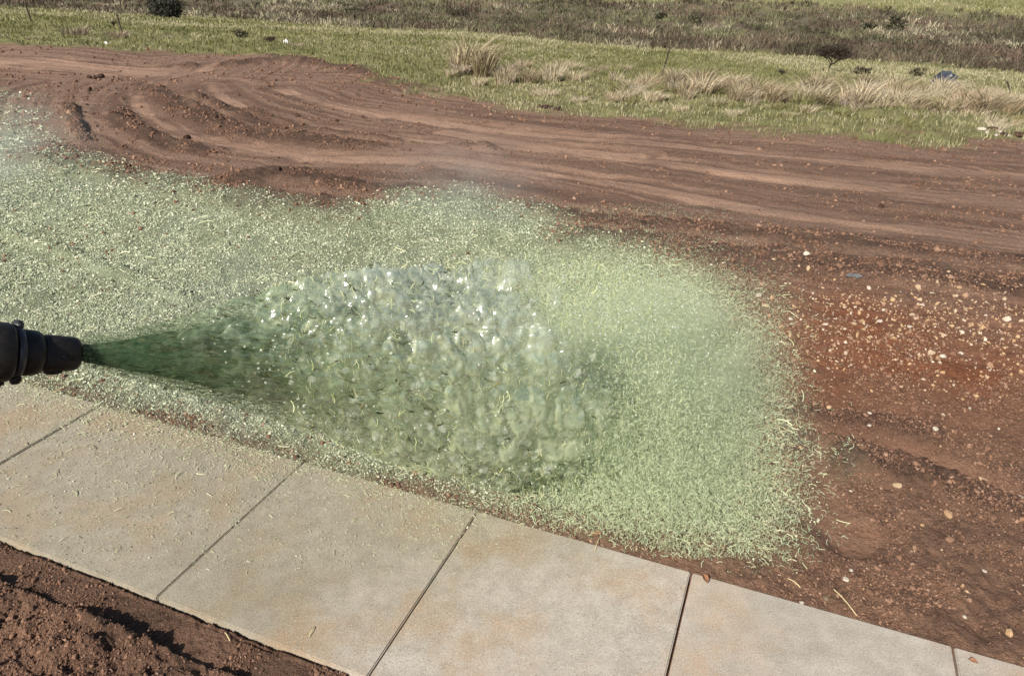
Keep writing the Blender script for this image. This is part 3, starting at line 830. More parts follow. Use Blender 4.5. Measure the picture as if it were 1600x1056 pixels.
# dark flecks of straw and leaf
p, l, rho, A = in_jet(3000, lx(220), lx(930), .62, 1.07, .7, 1.1)
up_ = (jet(l)[0][:, 2] - p[:, 2]) / A; k = l < lx(840) + .45 * np.clip(up_, -1, 1) + RNG.normal(0, .05, len(l)); p, l = p[k], l[k]
ln = RNG.uniform(.008, .036, len(p)) * (.35 + .65 * sstep(lx(230), lx(600), l))
FLK = ramp_mat('olive_flecks', [(0, (.045, .05, .016)), (.5, (.09, .105, .035)), (.8, (.16, .17, .06)), (1, (.26, .22, .10))], .6, .3, .2)
spart(scatter('flecks', p, dir_rot(len(p), .45), np.stack([ln, ln, ln * .7], 1), 'flake', FLK))
# yellow-green strands caught in the water
p, l, rho, A = in_jet(3000, lx(430), lx(980), .88, 1.10, .7)
ln = RNG.uniform(.010, .038, len(p))
VEIN = ramp_mat('yellow_green_strands', [(0, (.50, .56, .26)), (.6, (.68, .72, .38)), (1, (.80, .80, .52))], .5, .4, .2)
rv_ = dir_rot(len(p), .5); rv_[:, 1] += RNG.normal(.9, .5, len(p))
spart(scatter('strands', p, rv_, np.stack([ln, ln, ln * .7], 1), 'fibre', VEIN))
# pale fibres in flight
p, l, rho, A = in_jet(26000, lx(420), LEN, .2, 1.08, .6, .6)
ln = RNG.uniform(.005, .018, len(p))
PAL = ramp_mat('pale_green_fibre', [(0, (.46, .56, .32)), (.5, (.60, .70, .44)), (1, (.74, .80, .58))], .6, .3, .15)
k = p[:, 2] > .02
spart(scatter('flying_fibres', p[k], dir_rot(k.sum(), .6), np.stack([ln, ln, ln], 1)[k], 'fibre', PAL))
# the cloud where it comes down
n = 260000
px = RNG.normal(1000, 115, n); py = 605 + RNG.normal(0, 118, n) + (px - 1015) * .25
ok = (px < 1285 - RNG.exponential(48, len(px))) & (px > 680) & (py < 875) & (py > 320)
px, py = px[ok], py[ok]; n = len(px)
hgt = RNG.exponential(.15, n) * np.clip(1.15 - np.hypot((px - 1000) / 260, (py - 610) / 270), .12, 1)
u_ = (px - 800) / F; v_ = (py - 528) / F
c_, s_ = math.cos(-ROLL), math.sin(-ROLL); u_, v_ = c_ * u_ - s_ * v_, s_ * u_ + c_ * v_
dx, dy, dz = u_, math.cos(PITCH) - v_ * math.sin(PITCH), -math.sin(PITCH) - v_ * math.cos(PITCH)
t_ = (CAM_H - hgt) / -dz
for _ in range(4): t_ = (CAM_H - hgt - macro(dx * t_, dy * t_)) / -dz
p = np.stack([dx * t_, dy * t_, macro(dx * t_, dy * t_) + hgt + .01], 1)
ln = RNG.uniform(.005, .018, n)
keep = qpath(p[:, 0], p[:, 1]) > Q1 + .05 - .1 * RNG.uniform(0, 1, n) ** 3
spart(scatter('landing_fibres', p[keep], rand_rot(keep.sum()), np.stack([ln, ln, ln], 1)[keep], 'fibre', PAL))

# longer strands strewn at the near edge of the cloud
x, y = sample_px(11000, 800, 1330, 430, 890)
z, mm = on_ground(x, y)
k = (RNG.uniform(0, 1, len(x)) < .035 + .7 * mm['mulch']) & (qpath(x, y) > Q1 + .01)
x, y, z = x[k], y[k], z[k]; n = len(x); ln = RNG.uniform(.010, .032, n)
rot = rand_rot(n); rot[:, :2] = RNG.normal(0, .5, (n, 2))
spart(scatter('fallen_strands', np.stack([x, y, z + .006 + RNG.exponential(.012, n)], 1), rot, np.stack([ln, ln, ln * .8], 1) * [1, 1, 1], 'fibre', PAL))

# fine mist hanging in and round the jet
def mist(name, centre, axes, density, col, seed):
    bm = bmesh.new(); bmesh.ops.create_icosphere(bm, subdivisions=4, radius=1)
    me = bm_mesh(name, bm, True)
    m, nt, out = new_mat(name); N = NT(nt)
    P = N.n('ShaderNodeTexCoord').outputs['Object']
    ln_ = N.n('ShaderNodeVectorMath', operation='LENGTH'); N.l(P, ln_.inputs[0])
    fall = N.math('POWER', N.rng(ln_.outputs['Value'], 1.0, 0.0, 0, 1), 1.6)
    nz = N.n('ShaderNodeTexNoise'); nz.inputs['Scale'].default_value = 3.5; nz.inputs['Detail'].default_value = 4; N.l(P, nz.inputs['Vector'])
    d_ = N.math('MULTIPLY', N.math('MULTIPLY', fall, N.rng(nz.outputs['Fac'], .35, .68)), density)
    v = N.n('ShaderNodeVolumePrincipled'); v.inputs['Color'].default_value = (*col, 1); N.l(d_, v.inputs['Density'])
    v.inputs['Anisotropy'].default_value = .2
    N.l(v.outputs[0], out.inputs['Volume'])
    o = link(name, me, m)
    M_ = Matrix.Identity(4)
    for i in range(3):
        for j in range(3): M_[j][i] = axes[i][j]
        M_[i][3] = centre[i]
    o.matrix_world = M_; spart(o); o.matrix_parent_inverse = Matrix.Translation(-Vector(spray.location)); return o
g1 = at(1010, 600)
mist('landing_mist', g1 + np.array([0, -.15, .22]), [UP_.tolist() + [0], NP_.tolist() + [0], [0, 0, 1]] @ np.eye(3) * np.array([[.78], [1.15], [.42]]), 4.5, (.93, .985, .76), 1)
g2 = at(730, 330)
mist('drifting_mist', g2 + np.array([0, 0, .25]), np.eye(3) * np.array([[1.0], [1.0], [.5]]), .7, (.95, .96, .94), 2)
g3 = at(-40, 300)
mist('side_mist', g3 + np.array([0, 0, .3]), np.eye(3) * np.array([[1.1], [2.2], [.7]]), .7, (.9, .92, .90), 3)

# ------------------------------------------------------------------ pasture, scrub and weeds
TURF = vcol_mat('turf_blades', trans=.35, vary=False)
def blades(n_each, cx, cy, cz, hgt, spread, width, lean, colour, name):
    """one mesh of bent grass blades: n_each per clump"""
    n = len(cx) * n_each
    X = np.repeat(cx, n_each); Y = np.repeat(cy, n_each); Z = np.repeat(cz, n_each); H = np.repeat(hgt, n_each) * RNG.uniform(.5, 1.15, n)
    SP = np.repeat(spread, n_each); W_ = np.repeat(width, n_each); C_ = np.repeat(colour, n_each, 0) * RNG.uniform(.7, 1.25, (n, 1))
    a_ = RNG.uniform(0, 6.283, n); r_ = np.sqrt(RNG.uniform(0, 1, n)) * SP
    bx, by = X + r_ * np.cos(a_), Y + r_ * np.sin(a_)
    le = lean * RNG.uniform(.2, 1.2, n) * H
    tx, ty = bx + np.cos(a_) * le, by + np.sin(a_) * le
    w_a = RNG.uniform(0, 3.14, n); wx, wy = np.cos(w_a) * W_ / 2, np.sin(w_a) * W_ / 2
    m1x, m1y = bx + .3 * (tx - bx), by + .3 * (ty - by)
    V = np.stack([np.stack([bx - wx, by - wy, Z - .02], 1), np.stack([bx + wx, by + wy, Z - .02], 1),
                  np.stack([m1x + wx * .8, m1y + wy * .8, Z + H * .6], 1), np.stack([m1x - wx * .8, m1y - wy * .8, Z + H * .6], 1),
                  np.stack([tx, ty, Z + H * RNG.uniform(.75, 1.0, n)], 1)], 1).reshape(-1, 3)
    i0 = np.arange(n) * 5
    T = np.concatenate([np.stack([i0, i0 + 1, i0 + 2], 1), np.stack([i0, i0 + 2, i0 + 3], 1), np.stack([i0 + 3, i0 + 2, i0 + 4], 1)])
    me = mesh_np(name, V, T, False)
    cattr(me, 'tone', np.repeat(np.clip(C_, .01, .9), 5, 0)); return me

def mixc(a_, b_, t_): return np.asarray(a_) * (1 - t_[:, None]) + np.asarray(b_) * t_[:, None]

x, y = sample_plan(52000, 9, 170)
m = features(x, y); k = (RNG.uniform(0, 1, len(x)) < m['grass'] * (1 - .9 * m['brush'])); x, y = x[k], y[k]
z, m = on_ground(x, y); r = np.hypot(x, y); n = len(x)
t1 = sstep(-.3, .5, fbm(x * .5, y * .5, 4, 101) + RNG.normal(0, .3, n)); t2 = sstep(.0, .6, fbm(x * .18, y * .18, 3, 103) + RNG.normal(0, .35, n) + .3 * sstep(6, 16, beyond(x, y)))
colr = mixc(mixc((.155, .16, .058), (.29, .28, .13), t1) , (.44, .40, .25), t2)
colr = colr * 1.0
o = link('short_grass', blades(5, x, y, z, .04 + .0022 * r * RNG.uniform(.5, 1.6, n), .04 + .006 * r, .003 + .0009 * r, .8, colr, 'short_grass'), TURF)
tag(o, 'short green and straw coloured pasture grass', 'grass', None, 'stuff')

# scrub: countless low heathy clumps in the hollow
x, y = sample_plan(30000, 28, 150)
m = features(x, y); k = RNG.uniform(0, 1, len(x)) < m['brush'] * m['grass']; x, y = x[k], y[k]
z, m = on_ground(x, y); n = len(x); r = np.hypot(x, y)
t1 = sstep(-.2, .4, fbm(x * .12, y * .12, 3, 111) + RNG.normal(0, .3, n)); t2 = sstep(-.1, .45, fbm(x * .2, y * .2, 3, 113) + RNG.normal(0, .25, n)); t3 = sstep(.25, .55, fbm(x * .15, y * .15, 3, 115) + RNG.normal(0, .2, n))
colr = mixc(mixc(mixc((.125, .108, .072), (.170, .172, .095), t1), (.165, .112, .088), t2 * .8), (.40, .36, .25), t3)
colr = colr * (.5 + .95 * vnoise(x * .35, y * .35, 117))[:, None] * np.where(RNG.uniform(0, 1, (n, 1)) < .2, .55, 1.0)
o = link('heathy_scrub', blades(8, x, y, z, .18 + RNG.uniform(0, .40, n) + .001 * r, .16 + .003 * r, .012 + .0009 * r, .9, colr, 'heathy_scrub'), vcol_mat('scrub_twigs', trans=.2, vary=False))
tag(o, 'dark brown and grey green scrub filling the hollow', 'scrub', None, 'stuff')

# pale tussocks along the far side of the pad
TUS = vcol_mat('dry_tussock', trans=.3)
protos = []
for i in range(6):
    N_ = 130
    h_ = [.55, .45, .62, .40, .5, .34][i]
    me = blades(N_, np.zeros(1), np.zeros(1), np.zeros(1), np.array([h_]), np.array([.13 + .02 * i]), np.array([.020]), .8, np.array([[(.46, .40, .28), (.54, .48, .36), (.38, .32, .225), (.30, .30, .15), (.58, .52, .40), (.40, .335, .28)][i]]), 'grass_tussock')
    # the wind lays them over to the right
    co = np.zeros(len(me.vertices) * 3, np.float32); me.vertices.foreach_get('co', co); co = co.reshape(-1, 3)
    co[:, 0] += .35 * np.clip(co[:, 2], 0, 2) ** 1.3 * UP_[0]; co[:, 1] += .35 * np.clip(co[:, 2], 0, 2) ** 1.3 * UP_[1]
    me.vertices.foreach_set('co', co.ravel()); me.materials.append(TUS); me.update(); protos.append(me)
ux = [670, 740, 850, 1050, 1200, 1400, 1620]; uy = [92, 94, 98, 122, 138, 140, 148]; ly = [108, 124, 146, 152, 166, 176, 190]
count = 0
def tussock(px, py, size, i, label, group):
    p = at(px, py); zz = p[2] - .01
    o = link('grass_tussock', protos[i % 6], None, None, (p[0], p[1], zz - .02))
    o.rotation_euler.z = random.uniform(-.5, .5); sc_ = size * random.uniform(.85, 1.15)
    o.scale = (sc_ * random.uniform(.95, 1.35), sc_ * random.uniform(.95, 1.3), sc_ * random.uniform(.8, 1.1))
    tag(o, label, 'tussock', group); return o
LOOK = ['pale straw', 'light cream', 'tall sandy', 'low greenish', 'whitish', 'greyish brown']
ZONES = [(860, 'at the left end of the tussock band'), (1000, 'left of the leaning fence post'), (1090, 'around the leaning fence post'), (1240, 'between leaning post and thorn tree'), (1350, 'below the thorn tree'), (1450, 'between thorn tree and dumped bundle'), (1520, 'around the dumped bundle'), (9999, 'at the right edge of the picture')]
def zone(px): return next(t for lim, t in ZONES if px < lim)
for k in range(190):
    px = random.uniform(675, 1612) if k > 40 else random.uniform(1150, 1612)
    t_ = random.random(); py = np.interp(px, ux, uy) * (1 - t_) + np.interp(px, ux, ly) * t_
    if 880 < px < 960 and t_ > .6: continue
    i = random.choice([0, 1, 1, 2, 3, 4, 4, 5])
    tussock(px, py, random.uniform(.38, .82), i, LOOK[i] + ' dry tussock in the ' + ('back', 'middle', 'front')[int(t_ * 2.999)] + ' row ' + zone(px), 'dry tussocks along the pasture edge')
for k in range(68):
    px = random.uniform(690, 1610); t_ = random.random()
    py = np.interp(px, ux, ly) * (1 - t_) + (np.interp(px, [690, 1000, 1600], [134, 176, 214])) * t_
    i = random.choice([3, 1, 4, 3])
    tussock(px, py, random.uniform(.22, .5), i, 'small ' + LOOK[i].split()[-1] + ' tuft on the turf ' + ('behind, ' if t_ < .5 else 'in front, ') + zone(px), 'low tufts on the turf strip')
for k in range(30):
    px = random.uniform(-10, 660); py = random.uniform(30, 62) + px * .035
    tussock(px, py, random.uniform(.25, .5), random.choice([3, 5, 3]), 'small grass tuft on the green strip ' + ('left of the two fence posts' if px < 50 else 'between the two fence posts' if px < 190 else 'between the fence posts and the white litter' if px < 447 else 'right of the white litter'), 'low tufts at upper left')
for (px, py, sz_, lab) in [(118, 57, 1.0, 'rounded grey grass hummock below the two upright fence posts'), (184, 60, .9, 'rounded straw hummock just below the right one of two fence posts'), (752, 118, 1.35, 'broom-shaped pale tussock at the left end of the tussock band'), (724, 110, 1.2, 'dark-centred tussock leftmost in the tall tussock band')]:
    tussock(px, py, sz_, 5 if 'hummock' in lab else 0, lab, None)

# woody plants
BARK = plain_mat('dark_twig_bark', (0.030, 0.022, 0.017), (0.075, 0.058, 0.046), 12, .9, .15)
def branch_set(base, height_, spread_, levels, seed, kids=4, r0=.05, up=.35, twist=.6, first=.25):
    rnd = random.Random(seed); segs = []
    def grow(p, d, ln, r, lev):
        n_ = 3
        for i in range(n_):
            nd = Vector((d.x + rnd.uniform(-.22, .22), d.y + rnd.uniform(-.22, .22), d.z + rnd.uniform(-.12, .18))).normalized()
            p2 = p + nd * ln / n_; segs.append((p.copy(), p2.copy(), r * (1 - .25 * i / n_), r * (1 - .25 * (i + 1) / n_), lev)); p, d = p2, nd
            if lev < levels and i > 0:
                for _ in range(kids - (1 if lev else 0)):
                    a_ = rnd.uniform(0, 6.283); s_ = rnd.uniform(.5, 1.0) * twist
                    cdv = Vector((d.x * .5 + math.cos(a_) * s_ * spread_, d.y * .5 + math.sin(a_) * s_ * spread_, d.z * .5 + up * rnd.uniform(.2, 1.2))).normalized()
                    grow(p, cdv, ln * rnd.uniform(.5, .8), r * .52, lev + 1)
    grow(Vector(base), Vector((.08, 0, 1)), height_ * first * 1.6, r0, 0); return segs
def seg_mesh(name, segs, sides=3):
    V, Fc = [], []
    for a_, b_, ra, rb, lev in segs:
        d = (b_ - a_).normalized(); q_ = d.to_track_quat('Z', 'Y'); i0 = len(V)
        for p_, r_ in ((a_, ra), (b_, rb)):
            for k in range(sides):
                an = 6.2832 * k / sides; V.append(p_ + q_ @ Vector((math.cos(an) * r_, math.sin(an) * r_, 0)))
        for k in range(sides): Fc.append((i0 + k, i0 + (k + 1) % sides, i0 + sides + (k + 1) % sides, i0 + sides + k))
    me = bpy.data.meshes.new(name); me.from_pydata([tuple(v) for v in V], [], Fc); me.update(); return me
def woody(name, px, py, hgt_px, wid_px, label, cat, levels=4, seed=1, kids=3, leaf=None, first=.25, nleaf=0):
    p = at(px, py); dist = float(np.dot(p - CAM, cf)); H = hgt_px / F * dist; W_ = wid_px / F * dist
    e = tag(empty(name, (p[0], p[1], float(height(p[:1], p[1:2])[0]) - .03)), label, cat)
    segs = branch_set((0, 0, 0), H, 1.0, levels, seed, kids, H * .030, first=first)
    top = max(s[1].z for s in segs); wx = max(max(abs(s[1].x), abs(s[1].y)) for s in segs)
    kz = H / top; kx = W_ / 2 / wx
    segs = [(Vector((a.x * kx, a.y * kx, a.z * kz)), Vector((b.x * kx, b.y * kx, b.z * kz)), max(ra, dist * .00024), max(rb, dist * .00024), lv) for a, b, ra, rb, lv in segs]
    link('trunk', seg_mesh('trunk', [s for s in segs if s[4] < 1], 6), BARK, e)
    link('crown', seg_mesh('crown', [s for s in segs if s[4] >= 1]), BARK, e)
    if nleaf:
        nc = max(14, nleaf // 60); cc_ = RNG.normal(0, 1, (nc, 3)); cc_ /= np.linalg.norm(cc_, axis=1)[:, None]; cc_ *= RNG.uniform(.3, .85, (nc, 1))
        cc_ = cc_ * [W_ * .5, W_ * .5, H * .5] + [0, 0, H * .48]
        pk = cc_[RNG.integers(0, nc, nleaf)] + RNG.normal(0, 1, (nleaf, 3)) * [W_ * .085, W_ * .085, H * .10]
        pk[:, 2] = np.maximum(pk[:, 2], .02)
        sz_ = dist * .0008 * RNG.uniform(.6, 1.6, nleaf); d1 = RNG.normal(0, 1, (nleaf, 3)); d2 = RNG.normal(0, 1, (nleaf, 3))
        V = np.stack([pk - d1 * sz_[:, None], pk + d2 * sz_[:, None], pk + d1 * sz_[:, None], pk - d2 * sz_[:, None]], 1).reshape(-1, 3)
        me = mesh_np('foliage', V, np.arange(nleaf * 4).reshape(-1, 4)); cattr(me, 'tone', np.repeat(np.asarray(leaf) * RNG.uniform(.5, 1.4, (nleaf, 1)), 4, 0))
        link('foliage', me, LEAFM, e)
    return e
LEAFM = vcol_mat('shrub_leaves', trans=.3, vary=False)
woody('thorn_tree', 1293, 113, 46, 74, 'small leafless thorn tree with rounded twiggy crown beyond the tussocks', 'tree', 4, 5, 4)
woody('round_shrub', 261, 30, 36, 56, 'dense dark rounded bush at the top left edge of the scrub', 'bush', 4, 8, 3, (.060, .060, .046), .12, 5200)
woody('leafy_weed', 376, 63, 18, 28, 'dark leafy weed on green strip, left of the white litter', 'weed', 3, 12, 3, (.15, .145, .085), .1, 420)
woody('leafy_weed', 421, 68, 11, 26, 'low brown weed beside the white litter', 'weed', 3, 13, 3, (.17, .135, .09), .1, 300)
woody('sapling', 178, 46, 16, 13, 'thin bare sapling beside the right one of two fence posts', 'sapling', 3, 15, 3)
woody('bare_shrub', 1224, 122, 17, 30, 'thin bare shrub left of the thorn tree', 'shrub', 3, 17, 3)
woody('bare_shrub', 1345, 118, 14, 36, 'low dark shrub in the tussocks right of the thorn tree', 'shrub', 3, 19, 3, (.13, .115, .075), .1, 300)
woody('bare_shrub', 1432, 121, 14, 24, 'low dark shrub just left of the dumped dark bundle', 'shrub', 3, 23, 3, (.13, .115, .075), .1, 240)
for k, (px, py, w, h, t) in enumerate([(1395, 55, 44, 22, 'dark bush on the upper rim of scrub above the thorn tree'), (1356, 50, 26, 14, 'small dark bush on the upper rim of scrub, left of a bigger one'), (1250, 52, 26, 12, 'small bush on the scrub rim directly above the thorn tree'), (1085, 40, 24, 12, 'small bush on the scrub rim above the leaning fence post'), (1030, 32, 26, 13, 'small bush on the scrub rim near the top centre'), (560, 30, 40, 15, 'grey green bush in the scrub right of the dark rounded bush')]):
    woody('scrub_bush', px, py, h, w, t, 'bush', 3, 30 + k, 3, (.115, .115, .07), .1, 420)

# fence posts
POST = plain_mat('weathered_post', (0.030, 0.024, 0.020), (0.085, 0.068, 0.055), 25, .9, .15)
def post(b, t, label, name='fence_post', cat='fence post', group='fence posts in the pasture'):
    p = at(*b); d = float(np.dot(p - CAM, cf)); H = abs(b[1] - t[1]) / F * d; lean = (t[0] - b[0]) / F * d
    rings = []
    for k in range(7):
        f_ = k / 6; rad = d * .0011 * (1 - .12 * f_)
        rings.append([(lean * f_ + rad * math.cos(a_) + .004 * math.sin(k * 2), rad * math.sin(a_), (H + .1) * f_ - .1) for a_ in np.linspace(0, 6.2832, 9)[:-1]])
    o = link(name, loft(name, rings, True, False), POST, None, (p[0], p[1], float(height(p[:1], p[1:2])[0])))
    tag(o, label, cat, group)
post((50, 36), (47, 9), 'upright thin fence post furthest left')
post((191, 50), (188, 22), 'upright thin fence post next to the bare sapling')
post((1032, 120), (1042, 76), 'fence post leaning right behind the tussocks')
post((1584, 152), (1566, 130), 'short reddish stick leaning left among the tussocks at right edge', 'stick', 'stick', None)

# ------------------------------------------------------------------ stones, clods, litter
STONE_P = plain_mat('pale_stone', (0.34, 0.29, 0.23), (0.52, 0.47, 0.40), 60, .8, .3, .4, .004)
STONE_B = plain_mat('brown_stone', (0.12, 0.085, 0.06), (0.24, 0.18, 0.13), 30, .9, .2, .5, .01)
STONE_O = plain_mat('ochre_stone', (0.32, 0.22, 0.13), (0.44, 0.34, 0.22), 60, .8, .3, .4, .004)
CLOD = plain_mat('dark_clod', (0.035, 0.022, 0.017), (0.085, 0.05, 0.036), 25, .95, .1, .6, .02)
def rock(name, px, py, w_px, mat, label, cat, group=None, flat=.62, seed=0):
    p = at(px, py); d = float(np.dot(p - CAM, cf)); R_ = w_px / F * d / 2
    rnd = random.Random(seed * 31 + int(px) * 7 + int(py)); bm = bmesh.new(); bmesh.ops.create_icosphere(bm, subdivisions=2, radius=1)
    cuts = [Vector((rnd.uniform(-1, 1), rnd.uniform(-1, 1), rnd.uniform(-1, 1))).normalized() for _ in range(9)]
    lim = [rnd.uniform(.55, .9) for _ in cuts]
    sx, sy = rnd.uniform(.85, 1.15), rnd.uniform(.65, .95)
    for v in bm.verts:
        for c_, l_ in zip(cuts, lim):
            e_ = v.co.dot(c_) - l_
            if e_ > 0: v.co -= c_ * e_ * .92
        v.co *= rnd.uniform(.95, 1.06)
        v.co = Vector((v.co.x * R_ * sx * 1.15, v.co.y * R_ * sy * 1.15, v.co.z * R_ * flat * 1.1))
    z_, _o = slab_top(p[:1], p[1:2], height(p[:1], p[1:2]))
    o = link(name, bm_mesh(name, bm, False), mat, None, (p[0], p[1], float(z_[0]) + R_ * flat * .35)); o.rotation_euler.z = rnd.uniform(0, 3)
    return tag(o, label, cat, group)
rock('stone', 1360, 208, 17, STONE_B, 'brown block of stone on the grass edge, left of the rubble', 'stone', flat=.8)
rock('stone', 1257, 411, 12, STONE_P, 'large white stone on the dark crumbly band above the orange bank', 'stone')
rock('stone', 1185, 464, 11, STONE_P, 'flat white stone close to the right edge of the spray', 'stone', flat=.4)
rock('stone', 1197, 479, 12, STONE_O, 'ochre stone just below the flat white one by the spray', 'stone', flat=.4)
rock('stone', 1472, 559, 10, STONE_P, 'left one of a pair of white stones on the orange bank', 'stone')
rock('stone', 1501, 555, 9, STONE_P, 'right one of a pair of white stones on the orange bank', 'stone')
rock('stone', 1455, 688, 9, STONE_P, 'pinkish white stone on smooth earth below the orange bank', 'stone')
rock('stone', 1538, 745, 13, STONE_O, 'tan stone on the dark ledge near the right edge', 'stone')
rock('stone', 1595, 776, 13, STONE_P, 'pale stone at the right edge on the dark ledge', 'stone')
rock('stone', 1320, 909, 11, STONE_P, 'flat whitish stone beside the straw near the slab edge', 'stone', flat=.4)
rock('stone', 1252, 944, 9, STONE_P, 'grey stone against the far edge of the rightmost wide slab', 'stone')
rock('stone', 1400, 766, 14, STONE_O, 'dull tan stone on the smooth earth right of the fibres', 'stone', flat=.45)
rock('stone', 1290, 938, 12, STONE_B, 'brown lump of earth at the slab edge beside the long straw', 'stone')
for i, (px, py, w) in enumerate([(1207, 418, 7), (1235, 502, 8), (1289, 511, 8), (1333, 511, 8), (1374, 504, 9), (1421, 511, 8), (1358, 530, 8), (1293, 579, 6), (1440, 480, 7), (1500, 470, 7), (1540, 495, 7), (1566, 520, 7), (1480, 430, 7)]):
    rock('pebble', px, py, w, STONE_P if i % 3 else STONE_O, 'pale pebble among the gravel of the orange bank', 'pebble', 'pebbles on the orange bank', .5)
for i, (px, py, w) in enumerate([(1355, 660, 7), (1355, 676, 6), (1366, 692, 9), (1410, 706, 7), (1514, 641, 6), (1551, 760, 8), (1536, 897, 7), (1505, 967, 8), (1328, 896, 7), (1328, 772, 6)]):
    rock('pebble', px, py, w, STONE_P, 'pale pebble on the brown earth between bank and slabs', 'pebble', 'pebbles on the brown earth', .5)
for (px, py, w, t) in [(140, 124, 9, 'left one of three black clods on the far red earth'), (149, 125, 9, 'low middle one of three black clods on the far red earth'), (158, 123, 12, 'right one of three black clods on the far red earth'), (134, 208, 9, 'dark clod alone beside the thin ridge at left'), (336, 188, 13, 'largest dark clod on the ridge between wheel tracks'), (349, 194, 9, 'smaller dark clod just right of the largest one on the ridge'), (292, 214, 11, 'dark clod on the inner bend of the wheel track'), (437, 274, 11, 'dark clod on the crumbly edge above the mulch'), (141, 143, 10, 'dark flat clod below the three black clods'), (465, 182, 8, 'small dark clod in the middle of the wheel tracks'), (1376, 325, 9, 'dark clod on the smooth red earth at right'), (526, 191, 7, 'small dark clod right of the middle of the wheel tracks')]:
    rock('clod', px, py, w, CLOD, t, 'clod', None, .85, 3)
for k in range(9): rock('clod', 842 + k * 4.2 + random.uniform(-2, 2), 173 + random.uniform(-2, 3), random.uniform(6, 10), CLOD, 'black clod in the row of clods at the grass edge', 'clod', 'row of clods at the grass edge', .8, k)
for k, (px, py, w) in enumerate([(1533, 206, 13), (1541, 211, 10), (1556, 214, 10), (1562, 208, 12), (1575, 212, 9), (1588, 209, 9)]):
    rock('rubble_piece', px, py, w, STONE_P, ['white rubble piece at the left end of the rubble on grass', 'small white rubble piece second from the left end', 'pale rubble piece at the middle of the rubble, in front', 'pale rubble piece at the middle of the rubble, behind', 'small pale rubble piece right of the middle', 'pale rubble piece at the right end of the rubble'][k], 'rubble', 'rubble on the grass at right', .5, k)
for k, (px, py, w) in enumerate([(1548, 207, 16), (1568, 214, 14), (1592, 213, 20)]):
    rock('charred_block', px, py, w, CLOD, ['black block behind the left end of the pale rubble', 'black block in front of the middle of the pale rubble', 'large black block at the right end of the rubble'][k], 'block', 'rubble on the grass at right', .5, k + 9)

WHITE = plain_mat('white_plastic', (.62, .62, .60), (.80, .80, .80), 8, .5, .4)
BLUEP = plain_mat('grey_blue_plastic', (.10, .10, .10), (.19, .195, .195), 30, .5, .4)
DARKB = plain_mat('dark_blue_sheet', (.006, .007, .010), (.06, .075, .10), 9, .35, .5)
def crumple(name, px, py, w_px, h_px, mat, label, cat, seed, floor_=0):
    p = at(px, py); d = float(np.dot(p - CAM, cf)); W_ = w_px / F * d; H = h_px / F * d
    bm = bmesh.new(); bmesh.ops.create_icosphere(bm, subdivisions=3, radius=1); rnd = random.Random(seed)
    ph = [rnd.uniform(0, 6.28) for _ in range(6)]
    for v in bm.verts:
        c_ = v.co; k_ = 1 + .22 * math.sin(4 * c_.x + ph[0]) * math.sin(5 * c_.y + ph[1]) + .16 * math.sin(9 * c_.z + 7 * c_.x + ph[2]) + rnd.uniform(-.10, .10)
        v.co = Vector((c_.x * W_ / 2 * k_, c_.y * W_ * .35 * k_, max(c_.z, -.35) * H * .75 * k_))
    o = link(name, bm_mesh(name, bm, False), mat, None, (p[0], p[1], float(height(p[:1], p[1:2])[0]) + H * .25)); return tag(o, label, cat)
bundle = crumple('dumped_bundle', 1472, 139, 36, 22, DARKB, 'dark blue and black dumped bundle sitting in the tussocks', 'bundle', 4)
crumple('litter_scrap', 447, 70, 9, 7, WHITE, 'white scrap of litter on green strip beside the weeds', 'litter', 5)
crumple('litter_scrap', 9, 56, 10, 4, WHITE, 'flat white scrap of litter on green strip at far left', 'litter', 6)
crumple('litter_scrap', 165, 67, 6, 4, WHITE, 'tiny white scrap at the earth edge below the fence posts', 'litter', 7)
crumple('litter_scrap', 1371, 157, 14, 6, WHITE, 'whitish scrap lying in front of the tussocks at right', 'litter', 8)
crumple('litter_scrap', 1480, 82, 8, 4, WHITE, 'white scrap in the scrub above the dumped bundle', 'litter', 9)
crumple('plastic_rag', 1333, 437, 22, 3, BLUEP, 'flattened grey blue rag on the earth above the orange bank', 'rag', 10)

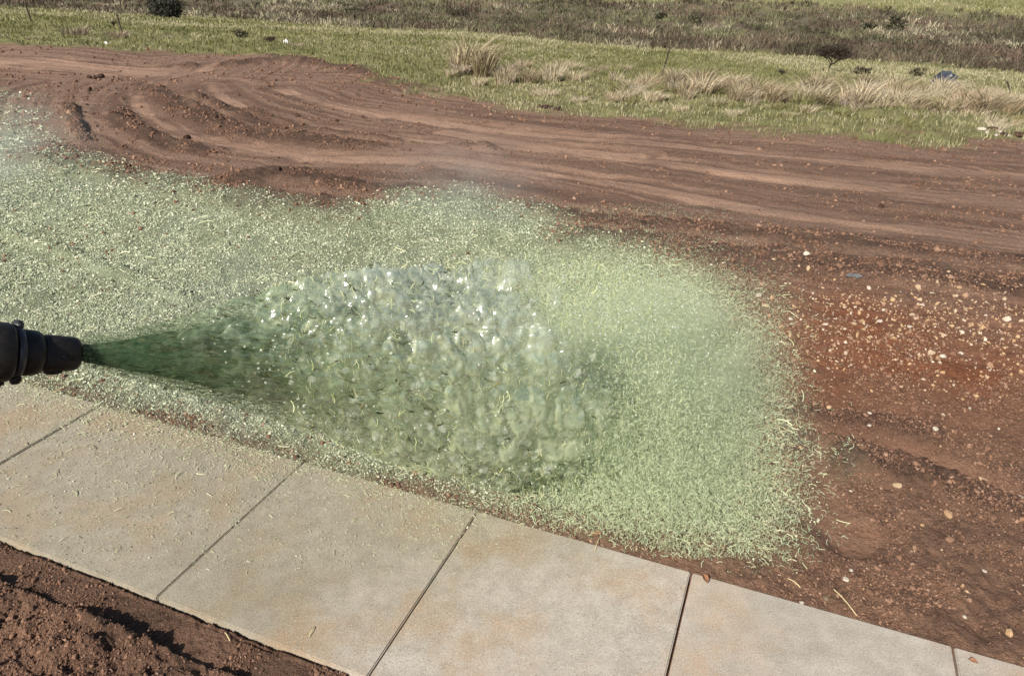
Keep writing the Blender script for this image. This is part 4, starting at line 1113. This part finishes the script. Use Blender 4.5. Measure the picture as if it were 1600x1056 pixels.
STRAW = plain_mat('dry_straw', (.58, .47, .24), (.74, .64, .38), 200, .7, .3, .2, .001)
def straw(name, a_, b_, label, mat=STRAW, rad=.0016):
    P_ = []
    for t_ in np.linspace(0, 1, 6):
        p = at(a_[0] + (b_[0] - a_[0]) * t_, a_[1] + (b_[1] - a_[1]) * t_)
        z_, _ = slab_top(p[:1], p[1:2], height(p[:1], p[1:2])); P_.append(np.array([p[0], p[1], float(z_[0])]))
    zs = [p[2] for p in P_]; lift = max(max(zs) - (zs[0] + (zs[-1] - zs[0]) * .5), 0) * .6
    segs = []
    for k in range(5):
        q0 = P_[0] + (P_[-1] - P_[0]) * k / 5; q1 = P_[0] + (P_[-1] - P_[0]) * (k + 1) / 5
        bow = lambda t: .006 * math.sin(math.pi * t) + lift + rad + .001
        segs.append((Vector(q0 + [0, 0, bow(k / 5)]), Vector(q1 + [0, 0, bow((k + 1) / 5)]), rad, rad * .9, 0))
    return tag(link(name, seg_mesh(name, segs, 5), mat), label, 'straw')
straw('straw', (1301, 927), (1337, 966), 'long yellow straw lying across the brown earth beside the slab')
straw('straw', (1230, 907), (1250, 920), 'short yellow straw on the brown earth left of the long one')
straw('straw', (484, 1000), (492, 984), 'short straw on the near edge of the second full slab')
straw('straw', (183, 868), (187, 858), 'tiny straw on the first full slab near its front edge', rad=.001)
straw('straw', (352, 990), (360, 1004), 'yellow straw on the dark soil in front of the slabs')
straw('straw', (928, 868), (936, 846), 'pale strand overhanging the slab edge below the fibres', rad=.0012)
LEAF = plain_mat('dry_red_leaf', (.20, .09, .05), (.32, .16, .09), 50, .8, .2)
def leaf(px, py, w_px, label):
    p = at(px, py); d = float(np.dot(p - CAM, cf)); R_ = w_px / F * d / 2
    z_, _ = slab_top(p[:1], p[1:2], height(p[:1], p[1:2]))
    V = [(0, 0, .003), (-R_, 0, .008), (-.4 * R_, .5 * R_, .014), (.5 * R_, .45 * R_, .012), (R_, 0, .006), (.4 * R_, -.5 * R_, .014), (-.5 * R_, -.45 * R_, .01)]
    me = bpy.data.meshes.new('dry_leaf'); me.from_pydata(V, [], [(0, i, i % 6 + 1) for i in range(1, 7)]); me.update()
    o = link('dry_leaf', me, LEAF, None, (p[0], p[1], float(z_[0]))); o.rotation_euler.z = random.uniform(0, 3)
    md = o.modifiers.new('thick', 'SOLIDIFY'); md.thickness = .001
    tag(o, label, 'leaf')
leaf(1101, 910, 20, 'curled brown leaf on the corner of the right wide slab')
leaf(932, 842, 18, 'dark red leaf on the soil at the slab edge below the fibres')
leaf(1518, 1040, 14, 'small reddish leaf on the slab in the bottom right corner')
